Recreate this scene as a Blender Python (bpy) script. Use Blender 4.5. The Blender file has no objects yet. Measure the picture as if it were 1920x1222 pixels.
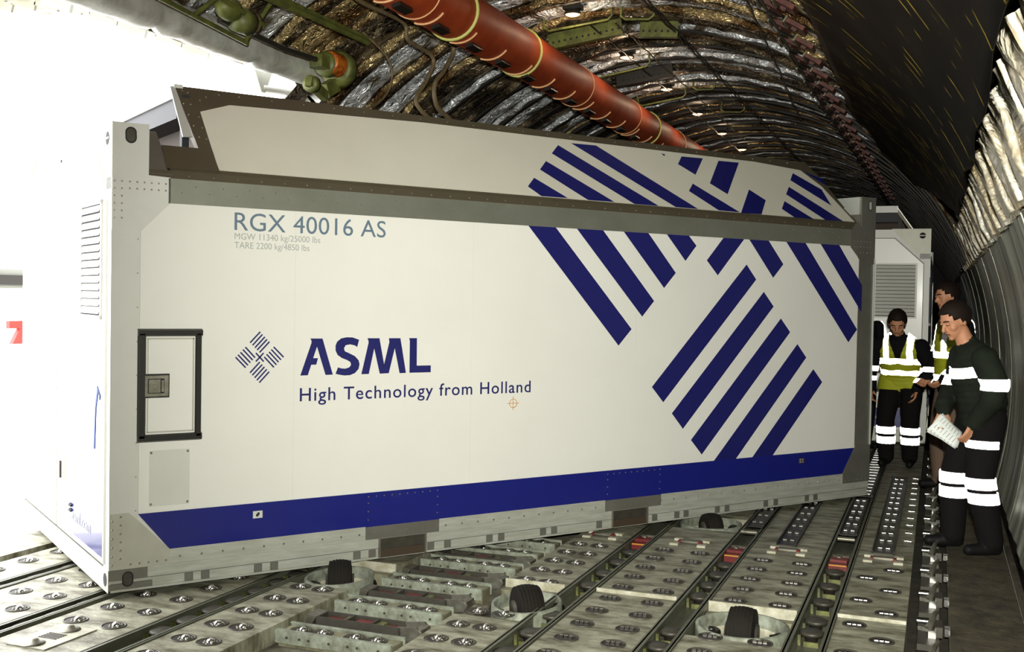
import bpy, bmesh, math, random
from math import sin, cos, pi, radians as rad
from mathutils import Vector, Matrix, noise, Quaternion
random.seed(7)
SC = bpy.context.scene
COL = SC.collection

# ------------------------------------------------------------------ camera
cam = bpy.data.cameras.new('camera'); cam_o = bpy.data.objects.new('camera', cam); COL.objects.link(cam_o)
F_PX, PITCH, ROLL, YAW, HC = 2060.44, .0250865, .0176311, .3695887, 1.60
cam.sensor_fit = 'HORIZONTAL'; cam.sensor_width = 36.0; cam.lens = 36.0 * F_PX / 1920.0
cam.clip_start = .05; cam.clip_end = 400
_f = Vector((-sin(YAW) * cos(PITCH), cos(YAW) * cos(PITCH), -sin(PITCH)))
_r0 = Vector((cos(YAW), sin(YAW), 0)); _u0 = _r0.cross(_f)
_r = _r0 * cos(ROLL) + _u0 * sin(ROLL) * 1.0
_u = _u0 * cos(ROLL) - _r0 * sin(ROLL)
# image x = X cos + U sin, image y = -X sin + U cos
_m = Matrix((( _r.x, _u.x, -_f.x, 0), (_r.y, _u.y, -_f.y, 0), (_r.z, _u.z, -_f.z, HC), (0, 0, 0, 1)))
cam_o.matrix_world = _m
SC.camera = cam_o

# ------------------------------------------------------------------ world, exposure
w = bpy.data.worlds.new('overcast_sky'); SC.world = w; w.use_nodes = True
bg = w.node_tree.nodes['Background']; bg.inputs[0].default_value = (1.0, 1.0, 1.02, 1); bg.inputs[1].default_value = 8.5
SC.view_settings.view_transform = 'Standard'; SC.view_settings.look = 'None'
SC.view_settings.gamma = 1; SC.view_settings.use_curve_mapping = False
SC.view_settings.exposure = 0.0
SC.cycles.max_bounces = 6; SC.cycles.diffuse_bounces = 3; SC.cycles.glossy_bounces = 3
SC.cycles.caustics_reflective = False; SC.cycles.caustics_refractive = False
SC.cycles.sample_clamp_indirect = 4.0

# photographer's flash, held beside the camera
fl = bpy.data.lights.new('camera_flash', 'SPOT'); fl_o = bpy.data.objects.new('camera_flash', fl); COL.objects.link(fl_o)
fl.energy = 2400; fl.spot_size = rad(92); fl.spot_blend = 1.0; fl.shadow_soft_size = .03; fl.color = (1.0, .985, .89)
fl_o.location = (.06, -.02, 1.83)
fl_o.rotation_euler = (rad(88.5), 0, YAW - .26)
# daylight through the open side door
pt = bpy.data.lights.new('door_daylight', 'AREA'); pt_o = bpy.data.objects.new('door_daylight', pt); COL.objects.link(pt_o)
pt.shape = 'RECTANGLE'; pt.size = 5.3; pt.size_y = 3.4; pt.cycles.is_portal = True
pt_o.location = (-5.35, 4.9, 1.6); pt_o.rotation_euler = (rad(90), 0, rad(-90))

# ------------------------------------------------------------------ materials
def new_mat(name):
    m = bpy.data.materials.new(name); m.use_nodes = True
    return m, m.node_tree, m.node_tree.nodes['Principled BSDF']
def mat(name, c, rough=.5, metal=0.0, c2=None, sc=6.0, amt=.5, bump=0.0, bsc=None, detail=6, stretch=None, spec=.5, coat=0.0, rvar=0.0):
    m, t, b = new_mat(name)
    b.inputs['Roughness'].default_value = rough; b.inputs['Metallic'].default_value = metal
    b.inputs['Specular IOR Level'].default_value = spec
    if coat: b.inputs['Coat Weight'].default_value = coat; b.inputs['Coat Roughness'].default_value = .08
    b.inputs['Base Color'].default_value = (*c, 1)
    if c2 or bump or rvar:
        tc = t.nodes.new('ShaderNodeTexCoord'); mp = t.nodes.new('ShaderNodeMapping')
        t.links.new(tc.outputs['Object'], mp.inputs[0])
        if stretch: mp.inputs['Scale'].default_value = stretch
    if c2 or rvar:
        n = t.nodes.new('ShaderNodeTexNoise'); n.inputs['Scale'].default_value = sc; n.inputs['Detail'].default_value = detail
        n.inputs['Roughness'].default_value = .65
        t.links.new(mp.outputs[0], n.inputs['Vector'])
        r = t.nodes.new('ShaderNodeValToRGB'); e = r.color_ramp.elements
        e[0].position = .5 - .18 * (1.2 - amt); e[1].position = .5 + .2 * (1.4 - amt)
        c2 = c2 or c
        e[0].color = (*c2, 1); e[1].color = (*c, 1)
        t.links.new(n.outputs['Fac'], r.inputs[0]); t.links.new(r.outputs[0], b.inputs['Base Color'])
        if rvar:
            q = t.nodes.new('ShaderNodeMapRange'); q.inputs[3].default_value = rough + rvar; q.inputs[4].default_value = max(.05, rough - rvar)
            t.links.new(n.outputs['Fac'], q.inputs[0]); t.links.new(q.outputs[0], b.inputs['Roughness'])
    if bump:
        n2 = t.nodes.new('ShaderNodeTexNoise'); n2.inputs['Scale'].default_value = bsc or sc * 3; n2.inputs['Detail'].default_value = 5
        t.links.new(mp.outputs[0], n2.inputs['Vector'])
        bp = t.nodes.new('ShaderNodeBump'); bp.inputs['Strength'].default_value = bump; bp.inputs['Distance'].default_value = .02
        t.links.new(n2.outputs['Fac'], bp.inputs['Height']); t.links.new(bp.outputs[0], b.inputs['Normal'])
    return m
def foil(name, c, c2, rough=.28, sc=9, metal=.9, bump=.9, dirt=.5, e0=None, e1=None):
    """crinkled metallised film: voronoi + noise creases"""
    m, t, b = new_mat(name)
    b.inputs['Metallic'].default_value = metal; b.inputs['Roughness'].default_value = rough
    tc = t.nodes.new('ShaderNodeTexCoord')
    oi = t.nodes.new('ShaderNodeObjectInfo'); ad = t.nodes.new('ShaderNodeVectorMath'); ad.operation = 'ADD'
    t.links.new(tc.outputs['Object'], ad.inputs[0]); t.links.new(oi.outputs['Location'], ad.inputs[1])
    n = t.nodes.new('ShaderNodeTexNoise'); n.inputs['Scale'].default_value = 3.2; n.inputs['Detail'].default_value = 5
    t.links.new(ad.outputs[0], n.inputs['Vector'])
    r = t.nodes.new('ShaderNodeValToRGB'); e = r.color_ramp.elements
    e[0].position = e0 or .5 - .2 * dirt; e[1].position = e1 or .5 + .14; e[0].color = (*c2, 1); e[1].color = (*c, 1)
    t.links.new(n.outputs['Fac'], r.inputs[0]); t.links.new(r.outputs[0], b.inputs['Base Color'])
    v = t.nodes.new('ShaderNodeTexVoronoi'); v.inputs['Scale'].default_value = sc; v.feature = 'F1'
    n3 = t.nodes.new('ShaderNodeTexNoise'); n3.inputs['Scale'].default_value = sc * .8; n3.inputs['Detail'].default_value = 3; n3.inputs['Distortion'].default_value = 1.2
    t.links.new(ad.outputs[0], n3.inputs['Vector'])
    mx = t.nodes.new('ShaderNodeMixRGB'); mx.inputs[0].default_value = .35
    t.links.new(ad.outputs[0], mx.inputs[1]); t.links.new(n3.outputs['Color'], mx.inputs[2])
    t.links.new(mx.outputs[0], v.inputs['Vector'])
    add = t.nodes.new('ShaderNodeMath'); add.operation = 'MULTIPLY_ADD'; add.inputs[1].default_value = 1.0
    t.links.new(v.outputs['Distance'], add.inputs[0]); t.links.new(n3.outputs['Fac'], add.inputs[2])
    bp = t.nodes.new('ShaderNodeBump'); bp.inputs['Strength'].default_value = bump; bp.inputs['Distance'].default_value = .05
    t.links.new(add.outputs[0], bp.inputs['Height']); t.links.new(bp.outputs[0], b.inputs['Normal'])
    return m
def retro(name):
    """glass-bead reflective tape: sends light back along the way it came"""
    m, t, b = new_mat(name)
    b.inputs['Base Color'].default_value = (.62, .62, .64, 1); b.inputs['Roughness'].default_value = .6
    g = t.nodes.new('ShaderNodeBsdfGlossy'); g.inputs['Roughness'].default_value = .22; g.inputs['Color'].default_value = (.95, .93, .95, 1)
    ge = t.nodes.new('ShaderNodeNewGeometry'); t.links.new(ge.outputs['Incoming'], g.inputs['Normal'])
    mx = t.nodes.new('ShaderNodeMixShader'); mx.inputs[0].default_value = .6
    t.links.new(b.outputs[0], mx.inputs[1]); t.links.new(g.outputs[0], mx.inputs[2])
    t.links.new(mx.outputs[0], t.nodes['Material Output'].inputs[0])
    return m
def emis(name, c, s):
    m, t, b = new_mat(name)
    b.inputs['Base Color'].default_value = (*c, 1); b.inputs['Emission Color'].default_value = (*c, 1); b.inputs['Emission Strength'].default_value = s
    return m

M = {}
M['white'] = mat('white_enamel', (.80, .795, .735), .33, coat=.25, c2=(.77, .765, .705), sc=1.5)
M['dimwhite'] = mat('white_enamel_dimmed', (.66, .64, .54), .5, c2=(.62, .60, .50), sc=1.5)  # white enamel toned down, putting the slope's weaker light into the colour
M['greywhite'] = mat('pale_grey_enamel', (.66, .665, .61), .4, c2=(.62, .62, .57), sc=3)
M['platealu'] = mat('plate_aluminium', (.50, .50, .42), .5, .25, c2=(.44, .44, .37), sc=5)
M['railalu'] = mat('rail_aluminium', (.50, .52, .46), .42, .45, c2=(.40, .41, .35), sc=7, stretch=(.6, 4, 4))
M['railpale'] = mat('rail_pale_aluminium', (.60, .61, .55), .42, .4, c2=(.46, .47, .40), sc=8, stretch=(.6, 4, 4))
M['strip'] = mat('roof_edge_bronze', (.115, .095, .06), .5, .35, c2=(.10, .085, .055), sc=4)
M['beampale'] = mat('beam_pale_grey', (.38, .39, .33), .38, .7, c2=(.33, .34, .28), sc=4)
M['postgrey'] = mat('post_grey', (.20, .195, .165), .5, .45, c2=(.16, .155, .13), sc=4)
M['lightplate'] = mat('bright_plate', (.58, .60, .55), .4, .3)
M['blue'] = mat('blue_paint', (.010, .014, .17), .25, coat=.3)
M['navy'] = mat('logo_navy', (.012, .013, .12), .3)
M['slate'] = mat('slate_lettering', (.12, .18, .24), .5)
M['greytext'] = mat('grey_lettering', (.38, .40, .38), .5)
M['orange'] = mat('orange_mark', (.55, .25, .03), .5)
M['rubber'] = mat('black_rubber', (.012, .010, .008), .38)
M['dark'] = mat('dark_void', (.012, .012, .012), .8)
M['darkblue'] = mat('dark_blue_steel', (.004, .006, .010), .6, 0)
M['steel'] = mat('brushed_steel', (.34, .33, .27), .4, .8, c2=(.18, .17, .13), sc=14)
M['chrome'] = mat('bright_steel', (.85, .85, .80), .18, 1.0)
M['rivet'] = mat('rivet_metal', (.35, .33, .27), .35, .8)
M['pocket'] = mat('pocket_brown', (.045, .028, .015), .7)
M['deck'] = mat('deck_plate', (.50, .50, .37), .5, .15, c2=(.085, .075, .04), sc=4.6, amt=.4, bump=.2, bsc=40, stretch=(1.0, 2.4, 1), rvar=.15, detail=12)
M['deckdirty'] = mat('deck_plate_dirty', (.30, .29, .19), .6, .05, c2=(.10, .09, .05), sc=3.5, amt=.25, bump=.2, bsc=40, stretch=(2.2, .8, 1), detail=9)
M['gutter'] = mat('gutter_dirt', (.10, .082, .045), .75, 0, c2=(.025, .02, .012), sc=7, amt=.35, bump=.4, bsc=30, detail=9)
M['base'] = mat('floor_base', (.07, .06, .04), .8, c2=(.02, .018, .012), sc=8, amt=.3)
M['pitfloor'] = mat('pit_floor', (.30, .29, .21), .7, c2=(.06, .05, .035), sc=9, amt=.3, detail=8)
M['rail'] = mat('track_rail', (.20, .21, .155), .45, .5, c2=(.11, .11, .075), sc=9, amt=.3, stretch=(4, .5, 4))
M['beam'] = mat('pale_green_beam', (.40, .45, .36), .5, .2, c2=(.13, .13, .09), sc=11, amt=.35, detail=9)
M['whitestep'] = mat('white_worn_edge', (.62, .61, .50), .5, .1, c2=(.30, .28, .18), sc=14, amt=.3)
M['olive'] = mat('olive_primer', (.17, .19, .04), .5, .1, c2=(.07, .08, .02), sc=10)
M['yellowgreen'] = mat('yellow_green_block', (.17, .18, .05), .5, c2=(.06, .065, .02), sc=30)
M['red'] = mat('worn_red', (.17, .009, .007), .45, c2=(.12, .01, .01), sc=20)
M['latch'] = mat('latch_dark_steel', (.075, .07, .055), .5, .4, c2=(.05, .045, .035), sc=15)
M['tyre'] = mat('tyre_rubber', (.010, .008, .006), .8, bump=.2, bsc=60, sc=8, spec=.2)
M['duct'] = mat('duct_orange', (.40, .062, .014), .55, c2=(.26, .034, .009), sc=4, spec=.3, bump=.1, bsc=10)
M['ductclip'] = mat('duct_cream', (.75, .42, .20), .45)
M['strapyg'] = mat('strap_yellow_green', (.55, .56, .16), .5)
M['wirebrown'] = mat('harness_brown', (.20, .15, .075), .6, c2=(.12, .085, .04), sc=15)
M['wireblack'] = mat('wire_black', (.02, .017, .012), .6)
M['clip'] = mat('clip_red_brown', (.13, .028, .014), .55, .2, c2=(.04, .012, .008), sc=20)
M['fs'] = foil('foil_silver', (.92, .95, .97), (.14, .11, .07), .34, 10, metal=.5, bump=.9, e0=.37, e1=.47)
M['fg'] = foil('foil_gold', (.74, .56, .27), (.16, .085, .03), .3, 12, metal=.65, e0=.42, e1=.56)
M['fb'] = foil('foil_brown', (.26, .20, .12), (.035, .024, .013), .34, 11, metal=.6, e0=.44, e1=.60)
M['fc'] = foil('film_cream', (.66, .64, .54), (.30, .23, .12), .45, 6, metal=.2, bump=1.0, dirt=.8)
M['fk'] = foil('foil_painted_shade', (.16, .145, .11), (.012, .01, .007), .24, 10, metal=.8, e0=.46, e1=.62)  # foil darkened in colour to stand for the unlit far bays
M['shell'] = mat('shell_skin_and_aft_shade', (.010, .008, .005), .6, .2)  # hull skin; also coats aft foil and frames to paint the dark
M['skin'] = mat('skin', (.50, .235, .13), .5, spec=.35)
M['hair'] = mat('dark_hair', (.012, .007, .005), .7, spec=.15)
M['jacket'] = mat('dark_green_jacket', (.016, .021, .014), .9, c2=(.010, .013, .009), sc=8, spec=.1, bump=.4, bsc=9)
M['trouser'] = mat('dark_trousers', (.008, .007, .007), .9, spec=.1, bump=.4, bsc=9, sc=8)
M['tan'] = mat('brown_trousers', (.13, .085, .055), .8, bump=.3, bsc=9, sc=8)
M['navycloth'] = mat('dark_navy_cloth', (.007, .007, .009), .9, spec=.1)
M['vest'] = mat('hi_vis_vest', (.42, .46, .015), .7, c2=(.36, .37, .012), sc=6, bump=.3, bsc=12)
M['shoe'] = mat('black_shoe', (.006, .006, .006), .6, spec=.15)
M['paper'] = mat('paper', (.74, .78, .74), .6)
M['ink'] = mat('printed_ink', (.30, .33, .33), .6)
M['retro'] = retro('reflective_tape')
M['lamp'] = emis('lamp_glow', (1.0, .50, .25), 3.2)
M['cyan'] = mat('cyan_hose', (.25, .55, .58), .5)
M['strapblue'] = mat('blue_strap', (.02, .05, .22), .6)
M['redpaint'] = mat('red_paint', (.6, .03, .02), .5)
M['loader'] = mat('loader_white', (.75, .75, .70), .6, c2=(.6, .58, .5), sc=5)
M['concrete'] = mat('apron_concrete', (.6, .6, .56), .8, c2=(.5, .5, .46), sc=.5)
M['greysteel'] = mat('grey_steel', (.25, .26, .22), .5, .3)
M['lip'] = mat('silver_duct_cloth', (.80, .81, .78), .4, .25, c2=(.50, .50, .44), sc=5, bump=.5, bsc=9)
M['amber'] = mat('amber_bellows', (.65, .22, .02), .35, coat=.3, c2=(.30, .04, .01), sc=25)

# metal sidewall: tall vertical pressed ribs, uneven grey-green sheen
def wall_mat():
    m, t, b = new_mat('sidewall_sheet_metal')
    b.inputs['Metallic'].default_value = .45
    tc = t.nodes.new('ShaderNodeTexCoord'); mp = t.nodes.new('ShaderNodeMapping'); mp.inputs['Scale'].default_value = (.6, 5.0, .55)
    t.links.new(tc.outputs['Object'], mp.inputs[0])
    n = t.nodes.new('ShaderNodeTexNoise'); n.inputs['Scale'].default_value = 1.6; n.inputs['Detail'].default_value = 5
    t.links.new(mp.outputs[0], n.inputs['Vector'])
    r = t.nodes.new('ShaderNodeValToRGB'); e = r.color_ramp.elements
    e[0].position = .38; e[1].position = .62; e[0].color = (.11, .11, .08, 1); e[1].color = (.42, .43, .34, 1)
    t.links.new(n.outputs['Fac'], r.inputs[0]); t.links.new(r.outputs[0], b.inputs['Base Color'])
    q = t.nodes.new('ShaderNodeMapRange'); q.inputs[3].default_value = .5; q.inputs[4].default_value = .22
    t.links.new(n.outputs['Fac'], q.inputs[0]); t.links.new(q.outputs[0], b.inputs['Roughness'])
    bp = t.nodes.new('ShaderNodeBump'); bp.inputs['Strength'].default_value = .5; bp.inputs['Distance'].default_value = .03
    t.links.new(n.outputs['Fac'], bp.inputs['Height']); t.links.new(bp.outputs[0], b.inputs['Normal'])
    return m
M['sidewall'] = wall_mat()
# black lining film with yellow dashes running round the hull (thin lines that follow the frames)
def liner_mat():
    m, t, b = new_mat('black_lining_film')
    b.inputs['Roughness'].default_value = .6; b.inputs['Specular IOR Level'].default_value = .03
    uv = t.nodes.new('ShaderNodeUVMap')
    sx = t.nodes.new('ShaderNodeSeparateXYZ'); t.links.new(uv.outputs[0], sx.inputs[0])   # u: metres along hull, v: metres round
    mu = t.nodes.new('ShaderNodeMath'); mu.operation = 'MULTIPLY'; mu.inputs[1].default_value = 6.5; t.links.new(sx.outputs[0], mu.inputs[0])
    fr = t.nodes.new('ShaderNodeMath'); fr.operation = 'FRACT'; t.links.new(mu.outputs[0], fr.inputs[0])
    lt = t.nodes.new('ShaderNodeMath'); lt.operation = 'LESS_THAN'; lt.inputs[1].default_value = .14; t.links.new(fr.outputs[0], lt.inputs[0])
    fl_ = t.nodes.new('ShaderNodeMath'); fl_.operation = 'FLOOR'; t.links.new(mu.outputs[0], fl_.inputs[0])
    cb = t.nodes.new('ShaderNodeCombineXYZ'); t.links.new(fl_.outputs[0], cb.inputs[0])
    m2 = t.nodes.new('ShaderNodeMath'); m2.operation = 'MULTIPLY'; m2.inputs[1].default_value = 3.0; t.links.new(sx.outputs[1], m2.inputs[0]); t.links.new(m2.outputs[0], cb.inputs[1])
    n = t.nodes.new('ShaderNodeTexNoise'); n.inputs['Scale'].default_value = 1.3; n.inputs['Detail'].default_value = 2; t.links.new(cb.outputs[0], n.inputs['Vector'])
    gt = t.nodes.new('ShaderNodeMapRange'); gt.inputs[1].default_value = .55; gt.inputs[2].default_value = .64; t.links.new(n.outputs['Fac'], gt.inputs[0])
    pr = t.nodes.new('ShaderNodeMath'); pr.operation = 'MULTIPLY'; t.links.new(lt.outputs[0], pr.inputs[0]); t.links.new(gt.outputs[0], pr.inputs[1])
    mx = t.nodes.new('ShaderNodeMixRGB'); mx.inputs[1].default_value = (.0025, .002, .0015, 1); mx.inputs[2].default_value = (.30, .21, .02, 1)
    t.links.new(pr.outputs[0], mx.inputs[0]); t.links.new(mx.outputs[0], b.inputs['Base Color'])
    n4 = t.nodes.new('ShaderNodeTexNoise'); n4.inputs['Scale'].default_value = 2.5; t.links.new(uv.outputs[0], n4.inputs['Vector'])
    bp = t.nodes.new('ShaderNodeBump'); bp.inputs['Strength'].default_value = .25; t.links.new(n4.outputs['Fac'], bp.inputs['Height']); t.links.new(bp.outputs[0], b.inputs['Normal'])
    return m
M['liner'] = liner_mat()

# ------------------------------------------------------------------ mesh builder
class MB:
    def __init__(s): s.v = []; s.f = []; s.m = []; s.sm = []; s.cur = 0
    def mi(s, i): s.cur = i; return s
    def add(s, vs, fs, smooth=False):
        o = len(s.v); s.v += [tuple(p) for p in vs]
        for f in fs: s.f.append([o + i for i in f]); s.m.append(s.cur); s.sm.append(smooth)
    def box(s, x0, x1, y0, y1, z0, z1):
        s.add([(x, y, z) for x in (x0, x1) for y in (y0, y1) for z in (z0, z1)],
              [(0, 1, 3, 2), (4, 6, 7, 5), (0, 4, 5, 1), (2, 3, 7, 6), (0, 2, 6, 4), (1, 5, 7, 3)]); return s
    def obox(s, c, ax, ay, az, hx, hy, hz):
        c = Vector(c); ax, ay, az = [Vector(a).normalized() for a in (ax, ay, az)]
        s.add([c + ax * i * hx + ay * j * hy + az * k * hz for i in (-1, 1) for j in (-1, 1) for k in (-1, 1)],
              [(0, 1, 3, 2), (4, 6, 7, 5), (0, 4, 5, 1), (2, 3, 7, 6), (0, 2, 6, 4), (1, 5, 7, 3)]); return s
    def prism(s, pts, d):
        """closed polygon (3-D points) swept by vector d"""
        n = len(pts); d = Vector(d); a = [Vector(p) for p in pts]; b = [p + d for p in a]
        s.add(a + b, [list(range(n))[::-1], list(range(n, 2 * n))] + [(i, (i + 1) % n, n + (i + 1) % n, n + i) for i in range(n)]); return s
    def cyl(s, a, b, r, n=16, r2=None, cap=True, smooth=True):
        a = Vector(a); b = Vector(b); r2 = r if r2 is None else r2
        d = (b - a).normalized(); x = d.orthogonal().normalized(); y = d.cross(x)
        A = [a + (x * cos(2 * pi * i / n) + y * sin(2 * pi * i / n)) * r for i in range(n)]
        B = [b + (x * cos(2 * pi * i / n) + y * sin(2 * pi * i / n)) * r2 for i in range(n)]
        s.add(A + B, [(i, (i + 1) % n, n + (i + 1) % n, n + i) for i in range(n)], smooth)
        if cap: s.add(A, [list(range(n))[::-1]]); s.add(B, [list(range(n))])
        return s
    def lathe(s, c, prof, n=24, axis='z', smooth=True):
        """prof: (radius, height) pairs round an axis through c"""
        vs = []
        for r, h in prof:
            for i in range(n):
                a = 2 * pi * i / n
                p = (r * cos(a), r * sin(a), h)
                if axis == 'x': p = (h, r * cos(a), r * sin(a))
                if axis == 'y': p = (r * sin(a), h, r * cos(a))
                vs.append((c[0] + p[0], c[1] + p[1], c[2] + p[2]))
        s.add(vs, [(k * n + i, k * n + (i + 1) % n, (k + 1) * n + (i + 1) % n, (k + 1) * n + i) for k in range(len(prof) - 1) for i in range(n)], smooth); return s
    def ball(s, c, r, n=12, m=8, sx=1, sy=1, sz=1):
        pr = [(r * sin(pi * k / m) + 1e-5, -r * cos(pi * k / m)) for k in range(m + 1)]
        o = len(s.v); s.lathe((0, 0, 0), pr, n)
        for i in range(o, len(s.v)):
            p = s.v[i]; s.v[i] = (c[0] + p[0] * sx, c[1] + p[1] * sy, c[2] + p[2] * sz)
        return s
    def tube(s, pts, r, n=8, closed=False):
        P = [Vector(p) for p in pts]; N = len(P); vs = []; prev = None
        for i, p in enumerate(P):
            if closed: d = P[(i + 1) % N] - P[i - 1]
            else: d = P[min(i + 1, N - 1)] - P[max(i - 1, 0)]
            d.normalize()
            x = d.orthogonal().normalized() if prev is None else (prev - d * prev.dot(d)).normalized()
            prev = x; y = d.cross(x); rr = r[i] if isinstance(r, (list, tuple)) else r
            vs += [p + (x * cos(2 * pi * k / n) + y * sin(2 * pi * k / n)) * rr for k in range(n)]
        fs = [(i * n + k, i * n + (k + 1) % n, (i + 1) % N * n + (k + 1) % n, (i + 1) % N * n + k) for i in range(N if closed else N - 1) for k in range(n)]
        s.add(vs, fs, True)
        if not closed:
            s.add(vs[:n], [list(range(n))[::-1]]); s.add(vs[-n:], [list(range(n))])
        return s
    def mesh(s, name):
        me = bpy.data.meshes.new(name); me.from_pydata(s.v, [], s.f)
        me.polygons.foreach_set('material_index', s.m); me.polygons.foreach_set('use_smooth', s.sm)
        me.update(); return me
    def build(s, name, mats, parent=None):
        me = s.mesh(name)
        for m in (mats if isinstance(mats, (list, tuple)) else [mats]): me.materials.append(M[m] if isinstance(m, str) else m)
        o = bpy.data.objects.new(name, me); COL.objects.link(o); o.parent = parent
        return o
def tag(o, label, cat, group=None, kind=None):
    o['label'] = label; o['category'] = cat
    if group: o['group'] = group
    if kind: o['kind'] = kind
    return o
def struct(o): o['kind'] = 'structure'; return o
def empty(name, loc=(0, 0, 0), rz=0.0):
    o = bpy.data.objects.new(name, None); COL.objects.link(o); o.location = loc; o.rotation_euler = (0, 0, rz); o.empty_display_size = .1
    return o
CH = {}
def dup(root, loc=None, rz=None, label=None, group=None, bottom=None):
    def cp(o, par):
        c = o.copy(); COL.objects.link(c); c.parent = par
        for ch in o.children: cp(ch, c)
        return c
    kids = list(root.children)
    c = root.copy(); COL.objects.link(c)
    for k in kids: cp(k, c)
    if loc is not None: c.location = loc
    if rz is not None: c.rotation_euler = (0, 0, rz)
    if label: c['label'] = label
    if group: c['group'] = group
    return c
def flat_mesh(polys, f, th, d):
    """polygons given in a plane; f maps to 3-D, th lifts along d"""
    b = MB()
    for P in polys: b.prism([f(*p) for p in P], Vector(d) * th)
    return b
def smooth_by_angle(o, ang=40):
    bm = bmesh.new(); bm.from_mesh(o.data)
    for f in bm.faces: f.smooth = True
    for e in bm.edges: e.smooth = len(e.link_faces) == 2 and e.calc_face_angle(0) < rad(ang)
    bm.to_mesh(o.data); bm.free()
def _cap_height():
    cu = bpy.data.curves.new('h', 'FONT'); cu.body = 'H'; t = bpy.data.objects.new('h', cu); COL.objects.link(t); bpy.context.view_layer.update()
    h = t.dimensions.y; bpy.data.objects.remove(t); bpy.data.curves.remove(cu); return h
CAPH = _cap_height()
def text_mesh(txt, width, height, x, z, place, name, matn, parent, spacing=1.0, bold=0.0):
    """lettering as raised paint: fitted so capitals are `height` tall and the line is `width` wide"""
    cu = bpy.data.curves.new(name, 'FONT'); cu.body = txt; cu.space_character = spacing; cu.extrude = .01; cu.offset = bold; cu.resolution_u = 4
    t = bpy.data.objects.new(name, cu); COL.objects.link(t)
    bpy.context.view_layer.update()
    me = bpy.data.meshes.new_from_object(t.evaluated_get(bpy.context.evaluated_depsgraph_get()))
    COL.objects.unlink(t); bpy.data.objects.remove(t)
    xs = [v.co.x for v in me.vertices]; x0, x1 = min(xs), max(xs)
    cu2 = None
    cap = CAPH
    for v in me.vertices:
        a = (v.co.x - x0) / (x1 - x0) * width + x; b = v.co.y / cap * height + z; e = .0012 if v.co.z > 0 else 0
        v.co = place(a, b, e)
    me.materials.clear(); me.materials.append(M[matn])
    o = bpy.data.objects.new(name, me); COL.objects.link(o); o.parent = parent
    return o

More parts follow.
